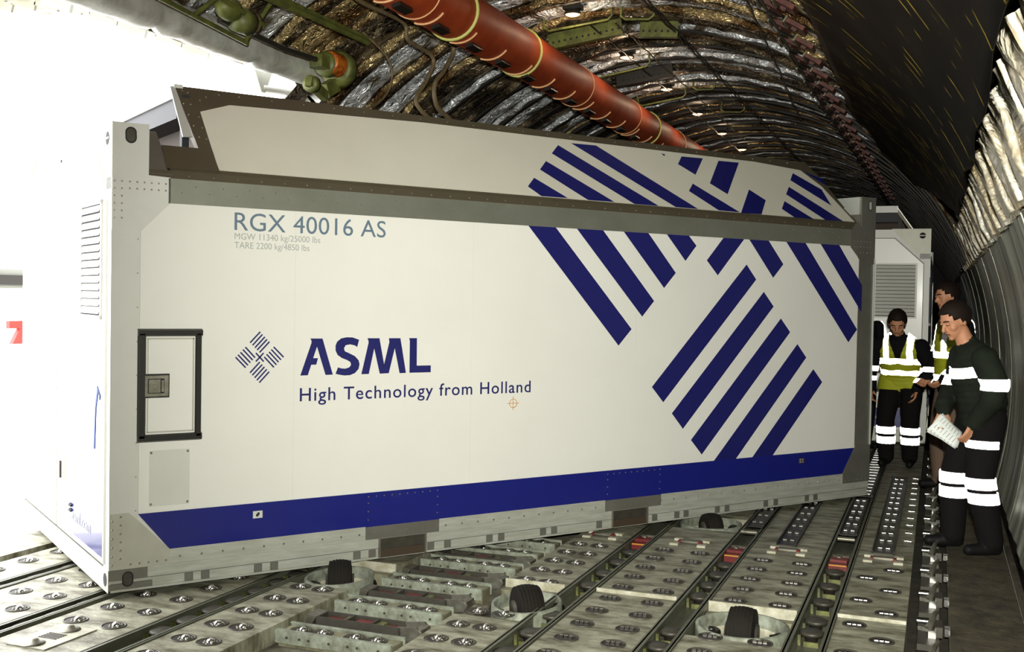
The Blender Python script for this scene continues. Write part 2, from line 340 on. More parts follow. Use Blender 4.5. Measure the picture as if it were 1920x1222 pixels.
FACE_DATA = {"low":[[[2.5808,2.0667],[2.7973,2.0681],[3.4886,1.3714],[3.3756,1.2581]],[[2.9728,2.067],[3.1929,2.0693],[3.6888,1.5682],[3.5825,1.4582]],[[3.3759,2.0667],[3.5975,2.0684],[3.8865,1.7705],[3.7794,1.6618]],[[3.7699,2.066],[3.9804,2.0638],[4.0793,1.972],[3.977,1.8593]],[[4.3712,2.0654],[4.582,2.0637],[4.2978,1.7647],[4.1857,1.8705]],[[4.5922,2.0642],[4.8033,2.0592],[4.986,1.8678],[4.8787,1.7608]],[[4.9944,2.0618],[5.2082,2.0638],[5.8665,1.3664],[5.7645,1.2628]],[[5.3828,2.0639],[5.6055,2.0612],[5.9162,1.7248],[5.9133,1.5083]],[[4.5919,1.8528],[4.6962,1.7431],[3.7941,0.8522],[3.6851,0.9636]],[[4.7815,1.6522],[4.8905,1.5423],[3.9866,0.6533],[3.8779,0.7691]],[[4.9741,1.4517],[5.0796,1.3459],[4.1772,0.4558],[4.0674,0.568]],[[5.1654,1.253],[5.2695,1.1472],[4.5124,0.3875],[4.2838,0.384]],[[5.3553,1.0534],[5.4619,0.9492],[4.9034,0.3864],[4.682,0.3843]]],"up":[[[2.7267,0.2136],[2.6467,0.1338],[2.727,0.0595],[2.9416,0.0611]],[[2.8857,0.3746],[2.8045,0.2931],[3.1119,0.0585],[3.3396,0.0602]],[[3.0508,0.5357],[2.9649,0.4522],[3.5167,0.0573],[3.7379,0.0573]],[[3.1783,0.5689],[3.3992,0.5741],[4.1161,0.0581],[3.9002,0.0594]],[[4.009,0.57],[4.0456,0.5667],[4.0308,0.5481]],[[4.209,0.5644],[4.4303,0.5699],[4.2631,0.3928],[4.133,0.4824]],[[4.1883,0.3001],[4.1117,0.2254],[4.3253,0.0612],[4.5397,0.0589]],[[4.5904,0.5643],[4.8122,0.5688],[4.5052,0.2283],[4.3721,0.321]],[[4.7697,0.2967],[4.8977,0.2026],[4.7692,0.0571],[4.5492,0.0541]],[[5.112,0.2105],[5.0329,0.1294],[5.1271,0.0543],[5.3469,0.0504]],[[5.2553,0.3676],[5.1748,0.2857],[5.4879,0.0504],[5.6953,0.0547]],[[5.3937,0.5213],[5.3178,0.4413],[5.6565,0.2105],[5.6448,0.3746]],[[5.5358,0.5541],[5.7226,0.4964],[5.7367,0.4258]]],"asml":[[[1.1048,1.3194],[1.1808,1.3189],[1.2483,1.1091],[1.2024,1.1084],[1.1475,1.2728],[1.1246,1.2069],[1.1545,1.2065],[1.144,1.1691],[1.1133,1.1688],[1.0929,1.1092],[1.0472,1.1084],[1.1135,1.2949],[1.1123,1.3087]],[[1.4128,1.3105],[1.401,1.2675],[1.3863,1.2771],[1.3551,1.284],[1.3269,1.2791],[1.3164,1.2604],[1.3223,1.2438],[1.3508,1.2317],[1.3873,1.2147],[1.411,1.1906],[1.4177,1.1668],[1.4118,1.1384],[1.3888,1.1152],[1.3579,1.1037],[1.3219,1.1022],[1.2911,1.1072],[1.2655,1.1134],[1.2802,1.1506],[1.3007,1.1445],[1.3264,1.1421],[1.352,1.1491],[1.3632,1.1631],[1.3593,1.1797],[1.3385,1.1918],[1.305,1.2041],[1.2766,1.2233],[1.2635,1.2492],[1.2631,1.2773],[1.2729,1.3006],[1.2981,1.3192],[1.3339,1.3256],[1.37,1.3245]],[[1.4666,1.3192],[1.546,1.3188],[1.5791,1.1628],[1.6124,1.2958],[1.6088,1.3185],[1.6863,1.318],[1.7272,1.1084],[1.6844,1.1074],[1.6492,1.2583],[1.6111,1.1091],[1.5511,1.1076],[1.5125,1.2583],[1.4789,1.1074],[1.4306,1.1076],[1.4749,1.292],[1.4737,1.304]],[[1.7456,1.3182],[1.7993,1.3179],[1.8006,1.1508],[1.8988,1.1504],[1.8984,1.1084],[1.7514,1.1083],[1.7508,1.3021]]],"mark":[[[0.8064,1.3582],[0.7481,1.2979]],[[0.8194,1.3441],[0.7627,1.2838]],[[0.8336,1.33],[0.7765,1.27]],[[0.8466,1.3162],[0.7894,1.2573]],[[0.8606,1.3029],[0.8032,1.2434]],[[0.7213,1.2743],[0.7778,1.2146]],[[0.7074,1.2606],[0.7643,1.2017]],[[0.6939,1.2457],[0.7509,1.1874]],[[0.68,1.232],[0.7375,1.1731]],[[0.6662,1.2192],[0.7242,1.1603]],[[0.8856,1.2733],[0.9454,1.215]],[[0.8719,1.2593],[0.93,1.2004]],[[0.8589,1.2457],[0.9162,1.1874]],[[0.8446,1.2326],[0.9033,1.1729]],[[0.831,1.2182],[0.8887,1.159]],[[0.806,1.1899],[0.7492,1.1307]],[[0.8202,1.1759],[0.7629,1.1173]],[[0.8332,1.1625],[0.7767,1.1029]],[[0.8472,1.149],[0.7899,1.0889]],[[0.8612,1.1349],[0.8038,1.0753]],[[0.782,1.2408],[0.8283,1.1924]],[[0.8277,1.2402],[0.7826,1.1932]]],"panel":[[0.5706,0.053],[0.5429,0.48],[0.7265,0.5557],[2.8853,0.6397],[5.5092,0.5628],[5.6696,0.4099],[5.8374,0.0696]],"strip":[[0.2919,0.0465],[0.2767,0.2006],[0.4306,0.6155],[5.6279,0.6719],[5.9338,0.4625],[6.0326,0.1606]]}

# ================================================================== cargo container
CL, CW, CHT = 6.058, 2.438, 2.44
SV, SZ = .38 / .6644, .545 / .6644
def face_pt(a, z, e=0): return (a, -e, z)                       # on the long side
def slope_pt(a, s, e=0): return (a, s * SV - e * SZ, 2.19 + s * SZ + e * SV)
def fpoly(b, P, e0, th):
    b.prism([face_pt(x, z, e0) for x, z in P], (0, -th, 0))
def rivets(b, pts, r=.006, e=.0, place=face_pt):
    for x, z in pts:
        c = Vector(place(x, z, e)); t = Vector(place(x, z, e + .004))
        b.cyl(c, t, r, 6, r * .6)
def hole(b, x, z, w, h, e):
    """oval lifting hole: dark recess with a raised lip"""
    n = 20; P = [(x + (w / 2) * cos(2 * pi * i / n), z + (h / 2 - w / 2) * (1 if sin(2 * pi * i / n) > 0 else -1) + (w / 2) * sin(2 * pi * i / n)) for i in range(n)]
    b.mi(2); fpoly(b, P, e, .0015); b.mi(1)
    b.tube([face_pt(px, pz, e + .002) for px, pz in P], .0035, 6, True); b.mi(0)

def make_container(origin, rz, label):
    R = empty('air_cargo_container', origin, rz)
    tag(R, label, 'cargo container')
    # inner core so the walls have depth
    MB().box(.03, CL - .03, .03, CW - .03, .06, 2.185).build('body_core', 'white', R)
    # ---- base frame
    b = MB(); b.mi(0)
    b.box(.0, CL, .0, .06, .0, .012); b.box(0, CL, .012, .06, .012, .058); b.box(0, CL, .004, .06, .062, .118)
    b.box(.0, CL, CW - .06, CW, .0, .118); b.box(0, .06, .06, CW - .06, 0, .118); b.box(CL - .06, CL, .06, CW - .06, 0, .118)
    b.mi(1)
    for u in [.40, .49, .79, .885, 1.40, 1.50, 1.90, 2.02, 2.33, 2.42, 2.75, 2.84, 3.22, 3.72, 3.93, 4.02, 4.33, 4.43, 4.84, 4.95, 5.30, 5.40]:
        b.box(u, u + .045, .003, .02, .014, .056)
    b.mi(2); b.box(0, CL, .01, .03, .058, .062)
    b.mi(1); b.box(.0, .20, -.002, .02, .062, .116); b.box(0, .225, -.003, .02, .014, .042)
    b.build('base_frame', ['railpale', 'postgrey', 'dark'], R)
    b = MB()
    hole(b, .097, .065, .052, .074, .003)
    b.build('tie_down_slot', ['railalu', 'dark', 'latch'], R)
    # kick rail with rivets
    b = MB(); b.mi(0); fpoly(b, [(.31, .12), (5.74, .12), (5.74, .2), (.31, .2)], -.004, .006)
    b.mi(1); rivets(b, [(.37 + .118 * i, .155) for i in range(46)], .007, .002)
    b.build('kick_rail', ['railpale', 'rivet'], R)
    # forklift pockets
    for u0 in (1.57, 3.355):
        b = MB(); b.mi(0); fpoly(b, [(u0, .055), (u0 + .30, .055), (u0 + .30, .118), (u0, .118)], 0, .003)
        b.mi(1); fpoly(b, [(u0, .004), (u0 + .30, .004), (u0 + .30, .054), (u0, .054)], 0, .003)
        b.mi(2)
        for uu in (u0 - .012, u0 + .302): fpoly(b, [(uu, .004), (uu + .012, .004), (uu + .012, .12), (uu, .12)], 0, .010)
        b.build('forklift_pocket', ['latch', 'pocket', 'rivet'], R)
    # ---- side panel, blue band, cover plates
    b = MB(); fpoly(b, [(.148, .39), (5.87, .39), (5.87, 2.05), (.148, 2.05)], -.012, .012)
    b.mi(1)
    for u in (1.008, 2.19, 3.53): fpoly(b, [(u, .4), (u + .002, .4), (u + .002, 2.04), (u, 2.04)], 0, .0006)
    b.build('side_panel', ['white', 'greywhite'], R)
    b = MB(); fpoly(b, [(.147, .402), (.315, .2), (5.725, .2), (5.865, .402)], -.01, .013); b.build('blue_band', 'blue', R)
    for u0, u1 in ((1.471, 1.972), (3.283, 3.787)):
        b = MB(); b.mi(0); fpoly(b, [(u0, .198), (u1, .198), (u1, .396), (u0, .396)], 0, .007)
        b.mi(1); fpoly(b, [(u0, .122), (u1, .122), (u1, .198), (u0, .198)], 0, .007)
        b.mi(2); n = 9
        rivets(b, [(u0 + .015 + (u1 - u0 - .03) * i / n, .378) for i in range(n + 1)] + [(u0 + .015, .34 - .05 * i) for i in range(3)] + [(u1 - .015, .34 - .05 * i) for i in range(3)]
               + [(u0 + .015 + (u1 - u0 - .03) * i / n, .155) for i in range(n + 1)], .005, .007)
        b.build('cover_plate', ['blue', 'postgrey', 'rivet'], R)
    b = MB(); b.mi(0); fpoly(b, [(.775, .318), (.83, .318), (.83, .358), (.775, .358)], 0, .006)
    b.mi(1); fpoly(b, [(.792, .328), (.806, .328), (.806, .335), (.812, .335), (.812, .350), (.800, .350), (.800, .342), (.792, .342)], .006, .003); b.build('tie_down_fitting', ['greywhite', 'dark'], R)
    b = MB(); fpoly(b, [(5.21, .32), (5.27, .32), (5.27, .36), (5.21, .36)], 0, .006); b.mi(1)
    for i in (0, 1):
        for j in (0, 1): fpoly(b, [(5.218 + .026 * i, .325 + .018 * j), (5.23 + .026 * i, .325 + .018 * j), (5.23 + .026 * i, .335 + .018 * j), (5.218 + .026 * i, .335 + .018 * j)], .006, .002)
    b.build('tie_down_fitting', ['pocket', 'platealu'], R)
    # ---- top beam: pale lower face, bronze upper face
    b = MB(); fpoly(b, [(.29, 2.04), (5.76, 2.04), (5.76, 2.172), (.29, 2.172)], -.012, .018)
    b.mi(1); b.prism([face_pt(.18, 2.172, .006), face_pt(.18, 2.215, -.012), face_pt(.18, 2.215, -.05), face_pt(.18, 2.172, -.05)], (5.70, 0, 0))
    b.mi(2); rivets(b, [(.36 + .075 * i, 2.10 + (.035 if i % 2 else 0)) for i in range(71)], .0045, .006)
    for i in range(40):
        u = .4 + .135 * i; z = 2.19; b.ball(face_pt(u, z, .0005), .0045, 6, 4)
    b.build('top_beam', ['beampale', 'strip', 'rivet'], R)
    # ---- corner posts
    b = MB(); b.mi(0); b.box(0, .147, 0, .11, .118, 2.18)
    b.mi(1); rivets(b, [(.135, .42 + .178 * i) for i in range(9)], .004, 0)
    b.build('corner_post', ['greywhite', 'rivet'], R)
    b = MB(); b.mi(0); fpoly(b, [(0, 2.443), (.187, 2.443), (.186, 2.18), (.30, 2.175), (.30, 2.04), (.152, 1.889), (0, 1.889)], 0, .006)
    b.box(0, .186, .0, .012, 2.1, 2.443); b.box(0, .012, 0, .13, 2.1, 2.443)
    b.mi(1)
    rivets(b, [(.012 + .0 * i, 2.14 - .038 * i) for i in range(6)] + [(.05, 2.14 - .038 * i) for i in range(6)] + [(.09 + .037 * i, 2.14) for i in range(6)] + [(.09 + .037 * i, 2.105) for i in range(6)], .0055, .006)
    b.build('gusset_plate', ['greywhite', 'rivet'], R)
    b = MB(); hole(b, .093, 2.38, .052, .078, .006); b.build('lifting_slot', ['greywhite', 'dark', 'latch'], R)
    b = MB(); b.mi(0); fpoly(b, [(0, .412), (.10, .412), (.147, .37), (.315, .2), (.315, .12), (0, .12)], 0, .006)
    b.mi(1); rivets(b, [(.015, .375 - .046 * i) for i in range(6)] + [(.058, .395 - .044 * i) for i in range(6)] + [(.11 + .046 * i, .142) for i in range(5)], .0065, .006)
    b.build('gusset_plate', ['platealu', 'rivet'], R)
    b = MB(); b.mi(0); b.box(5.87, CL, 0, .12, .118, 2.3); b.box(5.886, CL, 0, .02, 2.2, 2.443)
    b.box(CL - .012, CL, 0, .28, 2.2, 2.443); b.build('corner_post', 'postgrey', R)
    b = MB(); b.mi(0); fpoly(b, [(5.886, 2.443), (CL, 2.443), (CL, 1.90), (5.90, 1.90), (5.84, 1.965), (5.762, 2.03), (5.762, 2.17), (5.84, 2.24), (5.886, 2.19)], 0, .007)
    b.mi(1); rivets(b, [(5.80 + .04 * (i % 6), 1.99 + .045 * (i // 6)) for i in range(18) if not (i // 6 == 0 and i % 6 < 2)], .005, .007)
    b.build('gusset_plate', ['postgrey', 'rivet'], R)
    b = MB(); b.mi(0); fpoly(b, [(5.88, .42), (5.73, .205), (5.73, .12), (CL, .12), (CL, .42)], 0, .008)
    b.mi(1); rivets(b, [(5.76 + .05 * i, .14) for i in range(6)], .005, .008); b.build('gusset_plate', ['postgrey', 'rivet'], R)
    b = MB(); hole(b, 5.985, 2.375, .04, .075, .007); b.build('lifting_slot', ['postgrey', 'dark', 'lightplate'], R)
    MB().box(CL - .006, CL + .002, -.012, .004, .42, 1.95).build('bright_edge_strip', 'lightplate', R)
    MB().prism([(5.886, .002, 2.17), (5.886, .002, 2.443), (5.886, .29, 2.443)], (.012, 0, 0)).build('end_web_plate', 'lightplate', R)  # paler than its post, painting the light that falls on this inward face
    MB().prism([(.174, .002, 2.17), (.174, .002, 2.443), (.174, .29, 2.443)], (.012, 0, 0)).build('end_web_plate', 'lightplate', R)
    for u0, u1 in ((0, .14), (5.91, CL)):
        MB().box(u0, u1, CW - .11, CW, .118, 2.443).build('corner_post', 'greywhite', R)
    # ---- contoured roof
    b = MB(); ST = [(.29, .03), (.282, .203), (.486, .207), (.43, .664), (5.63, .664), (5.72, .50), (5.80, .26), (5.90, .03)]
    b.prism([slope_pt(u, s, 0) for u, s in [ST[0], ST[1], ST[2], (5.80, .207), ST[-1]]], (0, .03, -.03)); b.prism([slope_pt(u, s, 0) for u, s in ST[2:-2] + [(5.80, .26), (5.82, .207)]], (0, .03, -.03))
    b.add([(.445, .38, 2.735), (5.63, .38, 2.735), (5.63, CW - .38, 2.735), (.445, CW - .38, 2.735), (.445, .38, 2.70), (5.63, .38, 2.70), (5.63, CW - .38, 2.70), (.445, CW - .38, 2.70)],
          [(0, 1, 2, 3), (7, 6, 5, 4), (0, 4, 5, 1), (1, 5, 6, 2), (2, 6, 7, 3), (3, 7, 4, 0)])
    b.add([(.29, CW, 2.2), (5.77, CW, 2.2), (5.63, CW - .38, 2.735), (.43, CW - .38, 2.735)], [(0, 1, 2, 3)])
    b.add([(5.77, 0.03, 2.2), (5.77, CW, 2.2), (5.63, CW - .38, 2.735), (5.63, .38, 2.735)], [(0, 1, 2, 3)])
    b.box(.30, 5.9, .05, CW - .02, 2.185, 2.2)
    b.build('roof_shell', 'strip', R)
    b = MB(); PN = [(.572, .058), (.545, .48), (.727, .556), (2.0, .60), (5.0, .60), (5.51, .565), (5.67, .41), (5.84, .058)]
    b.prism([slope_pt(u, s, 0) for u, s in PN], (0, -.004 * SZ, .004 * SV)); b.build('roof_side_panel', 'dimwhite', R)
    # rivets and seams of the bronze border
    b = MB()
    rivets(b, [(.33 + .022 * 0, .07), (.40, .07), (.47, .07), (.54, .07), (.32, .185), (.41, .185), (.48, .185), (.545, .20), (.545, .28), (.505, .29), (.535, .36), (.49, .37), (.53, .44), (.475, .45), (.46, .53), (.5, .53), (.5, .62), (.6, .60), (.68, .63), (.56, .57), (.47, .63)]
           + [(.8 + .2 * i, .632) for i in range(24)], .0045, .0, slope_pt)
    b.build('roof_rivets', 'rivet', R)
    b = MB(); b.prism([slope_pt(.286, .045, .001), slope_pt(.284, .203, .001), slope_pt(.555, .203, .001), slope_pt(.575, .045, .001)], (0, -.004 * SZ, .004 * SV)); b.build('roof_gusset', 'strip', R)
    b = MB(); b.prism([slope_pt(.405, .655, -.002), slope_pt(.432, .664, -.002), slope_pt(.470, .29, -.002), slope_pt(.415, .285, -.002)][::1], (0, .008, -.004)); b.build('roof_edge_flange', 'lightplate', R)
    # recess at the roof end: dark bulkhead, top bar, struts
    MB().prism([(.60, .12, 2.2), (.60, CW - .12, 2.2), (.60, CW - .40, 2.70), (.60, .40, 2.70)], (.01, 0, 0)).build('recess_bulkhead', 'pocket', R)
    MB().box(.425, .475, .37, CW - .37, 2.664, 2.742).build('roof_end_bar', 'greywhite', R)
    MB().box(.44, .60, .37, CW - .37, 2.55, 2.664).build('roof_end_channel', 'darkblue', R)
    b = MB(); b.prism([slope_pt(.19, .0, 0), slope_pt(.19, .30, 0), slope_pt(.27, .30, 0), slope_pt(.31, 0, 0)], (0, .01, -.004)); b.build('recess_side_plate', 'postgrey', R)
    MB().box(.12, .60, .10, CW - .1, 2.2, 2.215).build('recess_floor', 'strip', R)
    MB().box(.46, .50, .33, .37, 2.2, 2.68).build('recess_strut', 'darkblue', R)
    # ---- hatch
    H = MB(); fpoly(H, [(.18, .818), (.44, .818), (.44, 1.336), (.18, 1.336)], 0, .008)
    H.mi(1); 
    for P in ([(.186, .826), (.434, .826), (.434, .834), (.186, .834)], [(.186, 1.32), (.434, 1.32), (.434, 1.328), (.186, 1.328)], [(.426, .83), (.434, .83), (.434, 1.325), (.426, 1.325)], [(.186, .83), (.192, .83), (.192, 1.325), (.186, 1.325)]):
        fpoly(H, P, .008, .003)
    Ho = H.build('access_hatch', ['white', 'platealu'], R)
    b = MB(); e = .02
    for P in ([(.137, .776), (.478, .776), (.478, .82), (.137, .82)], [(.137, 1.334), (.478, 1.334), (.478, 1.376), (.137, 1.376)], [(.137, .80), (.181, .80), (.181, 1.35), (.137, 1.35)], [(.439, .80), (.478, .80), (.478, 1.35), (.439, 1.35)]):
        xs = [p[0] for p in P]; zs = [p[1] for p in P]
        x0, x1, z0, z1 = min(xs), max(xs), min(zs), max(zs)
        if x1 - x0 > z1 - z0: b.prism([face_pt(x0, z0, 0), face_pt(x0, z0 + .008, e), face_pt(x0, z1 - .008, e), face_pt(x0, z1, 0)], (x1 - x0, 0, 0))
        else: b.prism([face_pt(x0, z0, 0), face_pt(x0 + .008, z0, e), face_pt(x1 - .008, z0, e), face_pt(x1, z0, 0)], (0, 0, z1 - z0))
    b.build('rubber_seal', 'rubber', Ho)
    b = MB(); b.mi(1); fpoly(b, [(.170, 1.012), (.302, 1.012), (.302, 1.138), (.170, 1.138)], .008, .006)
    b.mi(0); fpoly(b, [(.172, 1.020), (.294, 1.020), (.294, 1.130), (.172, 1.130)], .012, .012)
    b.mi(1); fpoly(b, [(.186, 1.036), (.272, 1.036), (.272, 1.114), (.186, 1.114)], .024, .002)
    b.mi(0); fpoly(b, [(.190, 1.040), (.250, 1.040), (.250, 1.110), (.190, 1.110)], .026, .004); fpoly(b, [(.255, 1.044), (.268, 1.044), (.268, 1.106), (.255, 1.106)], .024, .008)
    b.cyl(face_pt(.226, 1.072, .03), face_pt(.226, 1.072, .036), .010, 12)
    b.build('paddle_latch', ['steel', 'dark'], Ho)
    b = MB(); b.mi(0); fpoly(b, [(.202, .434), (.418, .434), (.418, .731), (.202, .731)], 0, .002)
    b.mi(1); rivets(b, [(.213, .446), (.407, .446), (.213, .719), (.407, .719)], .0075, .002); b.build('placard_plate', ['greywhite', 'rivet'], R)
    # ---- markings
    b = MB()
    for P in FACE_DATA['low']: fpoly(b, P, 0, .001)
    b.build('painted_stripes', 'navy', R)
    b = MB()
    for P in FACE_DATA['up']: b.prism([slope_pt(u, s, .0035) for u, s in P], (0, -.0015 * SZ, .0015 * SV))
    b.build('painted_stripes', 'navy', R)
    b = MB()
    for P in FACE_DATA['asml']: fpoly(b, P, 0, .001)
    for (a, c) in FACE_DATA['mark']:
        d = Vector((c[0] - a[0], c[1] - a[1])).normalized() * .0042; n = Vector((-d.y, d.x)); 
        fpoly(b, [(a[0] + n.x, a[1] + n.y), (c[0] + n.x, c[1] + n.y), (c[0] - n.x, c[1] - n.y), (a[0] - n.x, a[1] - n.y)], 0, .001)
    b.build('company_logo', 'navy', R)
    text_mesh('High Technology from Holland', 1.600, .074, 1.046, .962, face_pt, 'slogan_lettering', 'navy', R, 1.12, .006)
    text_mesh('RGX 40016 AS', .925, .096, .652, 1.917, face_pt, 'number_lettering', 'slate', R, 1.02)
    text_mesh('MGW 11340 kg/25000 lbs', .506, .034, .653, 1.867, face_pt, 'weight_lettering', 'greytext', R)
    text_mesh('TARE 2200 kg/4850 lbs', .440, .034, .653, 1.818, face_pt, 'weight_lettering', 'greytext', R)
    b = MB(); cx, cz, r = 2.511, .894, .028; n = 24
    P = [(cx + r * cos(2 * pi * i / n), cz + r * sin(2 * pi * i / n)) for i in range(n)]
    b.tube([face_pt(x, z, .001) for x, z in P], .0022, 4, True)
    fpoly(b, [(cx - .045, cz - .0018), (cx + .045, cz - .0018), (cx + .045, cz + .0018), (cx - .045, cz + .0018)], 0, .0012)
    fpoly(b, [(cx - .0018, cz - .045), (cx + .0018, cz - .045), (cx + .0018, cz + .045), (cx - .0018, cz + .045)], 0, .0012)
    b.build('target_mark', 'orange', R)
    # ---- end wall with two doors (plane x = 0, facing -x)
    def ep(v, z, e=0): return (-e, v, z)
    def epoly(b, P, e0, th): b.prism([ep(v, z, e0) for v, z in P], (-th, 0, 0))
    b = MB(); b.mi(0); epoly(b, [(.02, .125), (CW - .02, .125), (CW - .02, 2.435), (.02, 2.435)], -.03, .02)
    b.build('end_wall', 'greywhite', R)
    b = MB(); b.mi(0)
    epoly(b, [(0, 2.16), (0, 2.443), (.42, 2.443), (.145, 2.16)], -.01, .012); 
    q = MB(); epoly(q, [(CW, 2.16), (CW, 2.443), (CW - .42, 2.443), (CW - .145, 2.16)], -.01, .012); q.build('corner_plate', 'platealu', R)
    q = MB(); epoly(q, [(.0, 0), (.0, .118), (CW, .118), (CW, 0)], -.01, .012); q.build('end_sill', 'platealu', R)
    b.mi(1); n = 16
    for vc, zc in ((.085, 2.365), (.06, .06)):
        P = [(vc + .035 * cos(2 * pi * i / n), zc + .035 * sin(2 * pi * i / n)) for i in range(n)]; epoly(b, P, .002, .0015)
    b.mi(0)
    epoly(b, [(.05, 2.36), (.12, 2.36), (.12, 2.37), (.05, 2.37)], .003, .003)
    b.build('corner_plate', ['platealu', 'dark'], R)
    q = MB(); epoly(q, [(1.211, .13), (1.229, .13), (1.229, 2.36), (1.211, 2.36)], -.005, .008); q.build('door_seam', 'latch', R)
    for k, (v0, v1) in enumerate(((.045, 1.215), (1.225, 2.39))):
        mir = (lambda v: v) if k == 0 else (lambda v: 2.435 - v)
        D = MB(); D.mi(2); epoly(D, [(mir(a), c) for a, c in [(.060, .135), (1.205, .135), (1.205, 2.34), (.38, 2.34), (.060, 2.05)]], -.01, .012)
        D.mi(0); epoly(D, [(mir(a), c) for a, c in [(.07, .14), (1.20, .14), (1.20, 2.33), (.385, 2.33), (.07, 2.04)]], .0, .012)
        D.mi(1); epoly(D, [(mir(a), c) for a, c in [(.09, .17), (1.19, .17), (1.19, .385), (.09, .385)]], .012, .001)
        Do = D.build('end_door', ['white', 'blue', 'rubber'], R)
        if k == 1: continue
        b = MB(); b.mi(0); V0, V1, Z0, Z1 = .13, .60, 1.42, 2.05
        for P in ([(V0, Z0), (V1, Z0), (V1, Z0 + .02), (V0, Z0 + .02)], [(V0, Z1 - .02), (V1, Z1 - .02), (V1, Z1), (V0, Z1)], [(V0, Z0), (V0 + .02, Z0), (V0 + .02, Z1), (V0, Z1)], [(V1 - .02, Z0), (V1, Z0), (V1, Z1), (V1 - .02, Z1)]):
            epoly(b, [(mir(a), c) for a, c in P], .012, .010)
        b.mi(1); epoly(b, [(mir(a), c) for a, c in [(V0 + .02, Z0), (V1 - .02, Z0), (V1 - .02, Z1), (V0 + .02, Z1)]], .012, .002)
        b.mi(0); ns = 14
        for i in range(ns):
            z = Z0 + .035 + i * (Z1 - Z0 - .05) / ns; vs = sorted((mir(V0 + .02), mir(V1 - .02)))
            b.prism([(-.014, vs[0], z + .026), (-.030, vs[0], z - .006), (-.027, vs[0], z - .006), (-.014, vs[0], z + .030)], (0, vs[1] - vs[0], 0))
        b.build('louver_panel', ['greywhite', 'dark'], Do)
        b = MB(); b.obox(ep(mir(1.02 if k == 0 else .80), .52, .02), (0, 1, 0), (0, 0, 1), (1, 0, 0), .04, .07, .008); b.mi(1)
        b.obox(ep(mir(1.02 if k == 0 else .80), .51, .032), (0, 1, 0), (0, 0, 1), (1, 0, 0), .012, .05, .006); b.build('door_handle', ['greywhite', 'pocket'], Do)
        b = MB()
        for i in range(4): b.ball(ep(mir(.80 if k == 0 else .72) + .03 * (i % 2), .30 + .03 * (i // 2), .016), .010, 8, 6)
        b.build('door_lock', 'latch', Do)
        # faint stripe motif on the door
        b = MB()
        for j in range(4):
            a0 = (.95 if k == 0 else .55) + .07 * j
            epoly(b, [(mir(a0), 1.30), (mir(a0 + .03), 1.33), (mir(a0 + .23), 1.13), (mir(a0 + .20), 1.10)], .012, .0008)
        b.build('door_stripes', 'navy', Do)
    text_mesh('asml.com', .46, .07, 0, .25, lambda a, z, e: ep(.80 - a, z, .0132 + e), 'web_address_lettering', 'greytext', R)
    return R

con1 = make_container((-3.979, 4.537, .031), .95937, 'large white container with navy stripes, turned diagonally across the cargo deck')
con2 = dup(con1, (-.10, 13.35, .031), pi / 2, 'white container with a louvred end door, further aft behind the men')

for d_ in [c for c in con1.children if c.name.startswith('end_door')]:      # near door seals coloured pale to paint the daylight washing them out
    d_.material_slots[2].link = 'OBJECT'; d_.material_slots[2].material = M['greywhite']

# ================================================================== hull
XC, ZC, RS = -2.55, 1.0, 3.2
BP = .5767                                                  # frame pitch
def hp(th, y, r): return (XC + r * cos(rad(th)), y, ZC + r * sin(rad(th)))
def hull_patch(t0, t1, y0, y1, r, nt, ny, name, m, th=.04):
    b = MB()
    for rr in (r, r + th):
        vs = [hp(t0 + (t1 - t0) * i / nt, y0 + (y1 - y0) * j / ny, rr) for i in range(nt + 1) for j in range(ny + 1)]
        b.add(vs, [(i * (ny + 1) + j, (i + 1) * (ny + 1) + j, (i + 1) * (ny + 1) + j + 1, i * (ny + 1) + j + 1) for i in range(nt) for j in range(ny)])
    return struct(b.build(name, m))
hull_patch(-19, 55, -4, 34, RS, 20, 4, 'wall_right', 'shell')
hull_patch(55, 133, -4, 34, RS, 20, 4, 'ceiling', 'shell')
hull_patch(133, 199.5, -4, 2.2, RS, 16, 2, 'wall_left', 'shell')
hull_patch(133, 199.5, 7.62, 34, RS, 16, 2, 'wall_left', 'shell')
for nm, y in (('wall_aft', 34), ('wall_forward', -4)):
    struct(MB().prism([hp(t, y, RS + .02) for t in range(-18, 199, 6)], (0, .05, 0)).build(nm, 'shell'))
# sidewall sheet on the right, with pressed vertical ribs
b = MB(); NY = 240; NT = 14; vs = []
for j in range(NY + 1):
    y = 1.6 + j * 19.0 / NY
    ph = (y / BP) % 1.0
    rib = .012 * (abs(sin(pi * y / BP / 2)) ** .35) + .006 * sin(y * 13) * sin(y * 5.3)
    for i in range(NT + 1):
        th = -14.2 + 35.1 * i / NT
        r = 3.10 - rib + .004 * noise.noise(Vector((y * 2, th * .15, 0)))
        vs.append(hp(th, y, r))
b.add(vs, [(j * (NT + 1) + i, (j + 1) * (NT + 1) + i, (j + 1) * (NT + 1) + i + 1, j * (NT + 1) + i + 1) for j in range(NY) for i in range(NT)], True)
struct(b.build('wall_right', 'sidewall'))
b = MB()
for k in range(0, 11):
    y = 2.3 + k * BP * 3
    b.tube([hp(-14 + 35 * i / 12, y, 3.09) for i in range(13)], .006, 5)
struct(b.build('trim_1', 'sidewall'))

